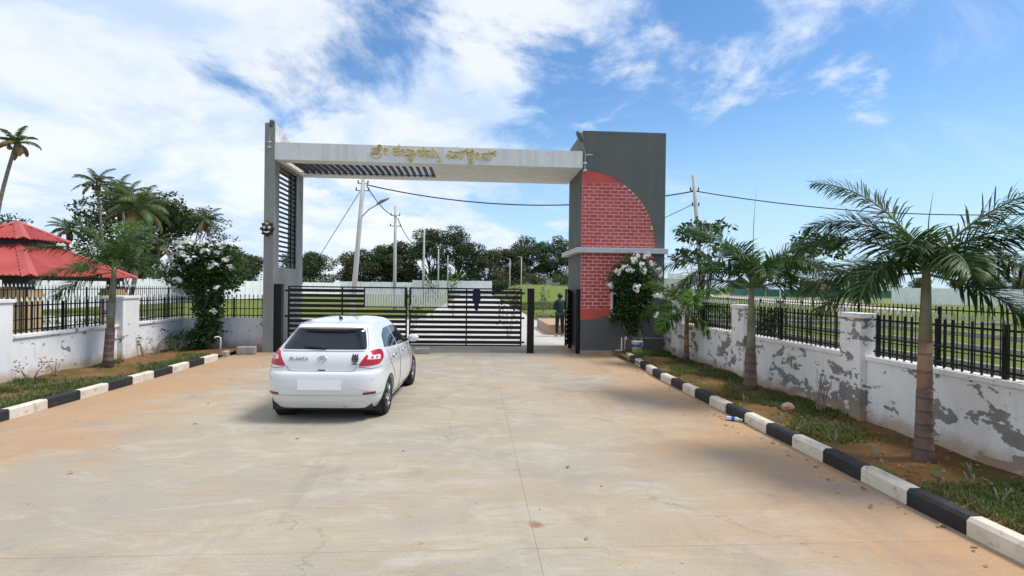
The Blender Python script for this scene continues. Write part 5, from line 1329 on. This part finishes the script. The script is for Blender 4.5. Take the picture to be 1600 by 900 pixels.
for k in range(170):
    # dead leaves and grit gathered along the kerb foot and scattered on the concrete
    y = rg.uniform(2.5, 15); x = 4.02-abs(rg.gauss(0, .22)) if rg.random() < .7 else rg.uniform(-6, 4); 
    leaf_quad(m, Vector((x, y, .006)), rg.uniform(.025, .08), rg, 0, 3.0, .55)
tag(m.build('leaf_litter', M['leaf_dry']), 'dry leaves scattered along the right kerb foot', 'leaves', kind='stuff')
m = MB()
for k in range(900):
    x = rg.uniform(4.25, 5.65) if rg.random() < .75 else rg.uniform(-8.5, -6.85); y = rg.uniform(3.2, 15.8); leaf_quad(m, Vector((x, y, .105+.05*noise.noise(Vector((x*1.7, y*1.7, 1.0 if x > 0 else 5.0)))+.01)), rg.uniform(.03, .09), rg, 0, 1.5, .55)
tag(m.build('bed_litter', M['leaf_dry']), 'dead leaves lying over both planting beds', 'leaves', kind='stuff')
def grass(name, n, region, hgt, label, seed, zf, width=.006, dens=None, mat='blade'):
    rng = random.Random(seed); m = MB(); k = 0; tries = 0
    while k < n and tries < n*12:
        tries += 1; x = rng.uniform(region[0], region[1]); y = rng.uniform(region[2], region[3])
        if dens and noise.noise(Vector((x*dens, y*dens, seed)))+.25*rng.random() < .12: continue
        z = zf(x, y)
        for j in range(4):
            h = hgt*rng.uniform(.4, 1.1); a = rng.uniform(0, 6.28); lx, ly = math.cos(a)*h*.5, math.sin(a)*h*.5; wx, wy = -math.sin(a)*width, math.cos(a)*width; ox, oy = x+rng.uniform(-.03, .03), y+rng.uniform(-.03, .03); b = len(m.v)
            m.v += [(ox+wx, oy+wy, z), (ox-wx, oy-wy, z), (ox+lx*.4-wx*.8, oy+ly*.4-wy*.8, z+h*.65), (ox+lx*.4+wx*.8, oy+ly*.4+wy*.8, z+h*.65), (ox+lx, oy+ly, z+h)]; m.f += [(b, b+1, b+2, b+3), (b+3, b+2, b+4)]; m.m += [0, 0]
        k += 1
    return tag(m.build(name, M[mat]), label, 'grass', kind='stuff')
zb = lambda s: (lambda x, y: .09+.05*noise.noise(Vector((x*1.7, y*1.7, s))))
grass('bed_grass', 7500, (-8.5, -6.85, 6.5, 16.2), .10, 'short green grass in the left planting bed', 101, zb(5.0), .006, .55)
grass('bed_grass', 9000, (4.3, 5.65, 3.4, 16.0), .085, 'sparse dry grass in the right planting bed', 102, zb(1.0), .006, .6)
grass('lawn_grass', 6000, (6.1, 13, 5.5, 24), .22, 'rough grass behind the peeling wall', 103, lambda x, y: -.06, .011, .2)
grass('lawn_grass', 5000, (-24, -9.0, 9.5, 30), .22, 'rough grass behind the left wall', 104, lambda x, y: -.06, .012, .2)
grass('lawn_grass', 5000, (4.0, 12, 33, 60), .28, 'rough grass on the rise beyond the person', 105, rise, .018, .15)

# ================================================================ FAR THINGS ON THE RIGHT
def house(loc, w, d, h, label, mat, rz=0):
    t = empty('house', loc, label, 'house', rz=rz); MB().box(-w/2, w/2, -d/2, d/2, -.3, h).build('wall', M[mat], t); MB().box(-w/2-.4, w/2+.4, -d/2-.4, d/2+.4, h+.01, h+.35).build('roof', M['house_white'], t)
    for k in (-1, 0, 1): MB().box(k*w*.3-.6, k*w*.3+.6, -d/2-.05, -d/2+.05, h*.35, h*.7).build('window', M['window_dark'], t)
    MB().box(-w*.1, w*.25, -d*.2, d*.3, h+.36, h+2.2).build('stair_tower', M[mat], t)
house((74, 200, 0), 10, 9, 5.4, 'far white flat roofed house right of the brick pillar', 'house_white', R(10))
house((150, 232, 0), 11, 8, 4.2, 'far pink house beyond the green fence', 'house_pink', R(-20))
house((196, 250, 0), 14, 8, 4.6, 'far pale house behind the biggest palm', 'house_white', R(-30))
nf = empty('shade_net_fence', (88, 150, 0), 'far green shade net fence across the right field', 'fence')
for k in range(12): MB().box(0, 4.9, -.03, .03, 0, 2.1).build('net_panel', M['green_mesh'], nf, loc=(-16+k*5, -k*.5, .1))
for k in range(13): MB().box(-.06, .06, -.06, .06, 0, 2.4).build('net_post', M['galv'], nf, loc=(-16+k*5-.05, -k*.5+.1, 0))
ft = random.Random(77)
for i, (x, y, h, lb) in enumerate([(118, 240, 7, 'far low tree left of the pink house'), (175, 262, 8, 'far low tree right of the pink house'), (60, 236, 8, 'far tree left of the white house'), (225, 262, 9, 'far tree behind the biggest palm trunk'), (262, 250, 10, 'far tree at the right picture edge'), (140, 262, 7.5, 'far tree directly behind the pink house'), (95, 246, 6.5, 'far low tree right of the white house'), (160, 250, 6, 'far round tree in front of the treeline right of the pink house'), (210, 245, 7.5, 'far tree above the white wall behind the biggest palm'), (245, 262, 8, 'far tree right of the biggest palm trunk'), (285, 262, 9, 'far tree just outside the biggest palm fronds at the right edge'), (128, 255, 7, 'far dark tree between the lone young tree and pink house'), (80, 262, 7.5, 'far tree behind the white house')]):
    make_tree('far_tree', (x, y, 0), h, h*.8, 1, lb, 'tree', 'far trees on the right', 200+i, ['leaf_mid', 'leaf_olive', 'leaf_dark'][i % 3], .8, 40, 18, trunk_h=.2, full=True)
rf = random.Random(55)
SCRUB = ['low scrub bush left of the leaning pole, over the white wall', 'low scrub bush between the leaning and second poles, over the wall', 'low scrub bush under the tallest dark tree', 'low scrub bush where the higher far wall ends', 'low scrub bush on the crest behind the thin street lamps', 'low scrub bush on the crest left of the brick pillar', 'low scrub bush directly left of the wicket gate on the crest']
for i, (x, y) in enumerate([(-31, 126), (-18, 128), (-3, 128), (6, 128), (13, 122), (19, 119), (25, 116)]):
    z = rise(x, y) if x > 4 else -.06
    make_tree('scrub_bush', (x, y, z), rf.uniform(4.2, 5.5) if x < 4 else rf.uniform(1.6, 2.6), 4.2, 1, SCRUB[i], 'bush', 'scrub beyond the far wall', 300+i, ['leaf_olive', 'leaf_mid'][i % 2], .45, 70, 14, trunk_h=.1, full=True)
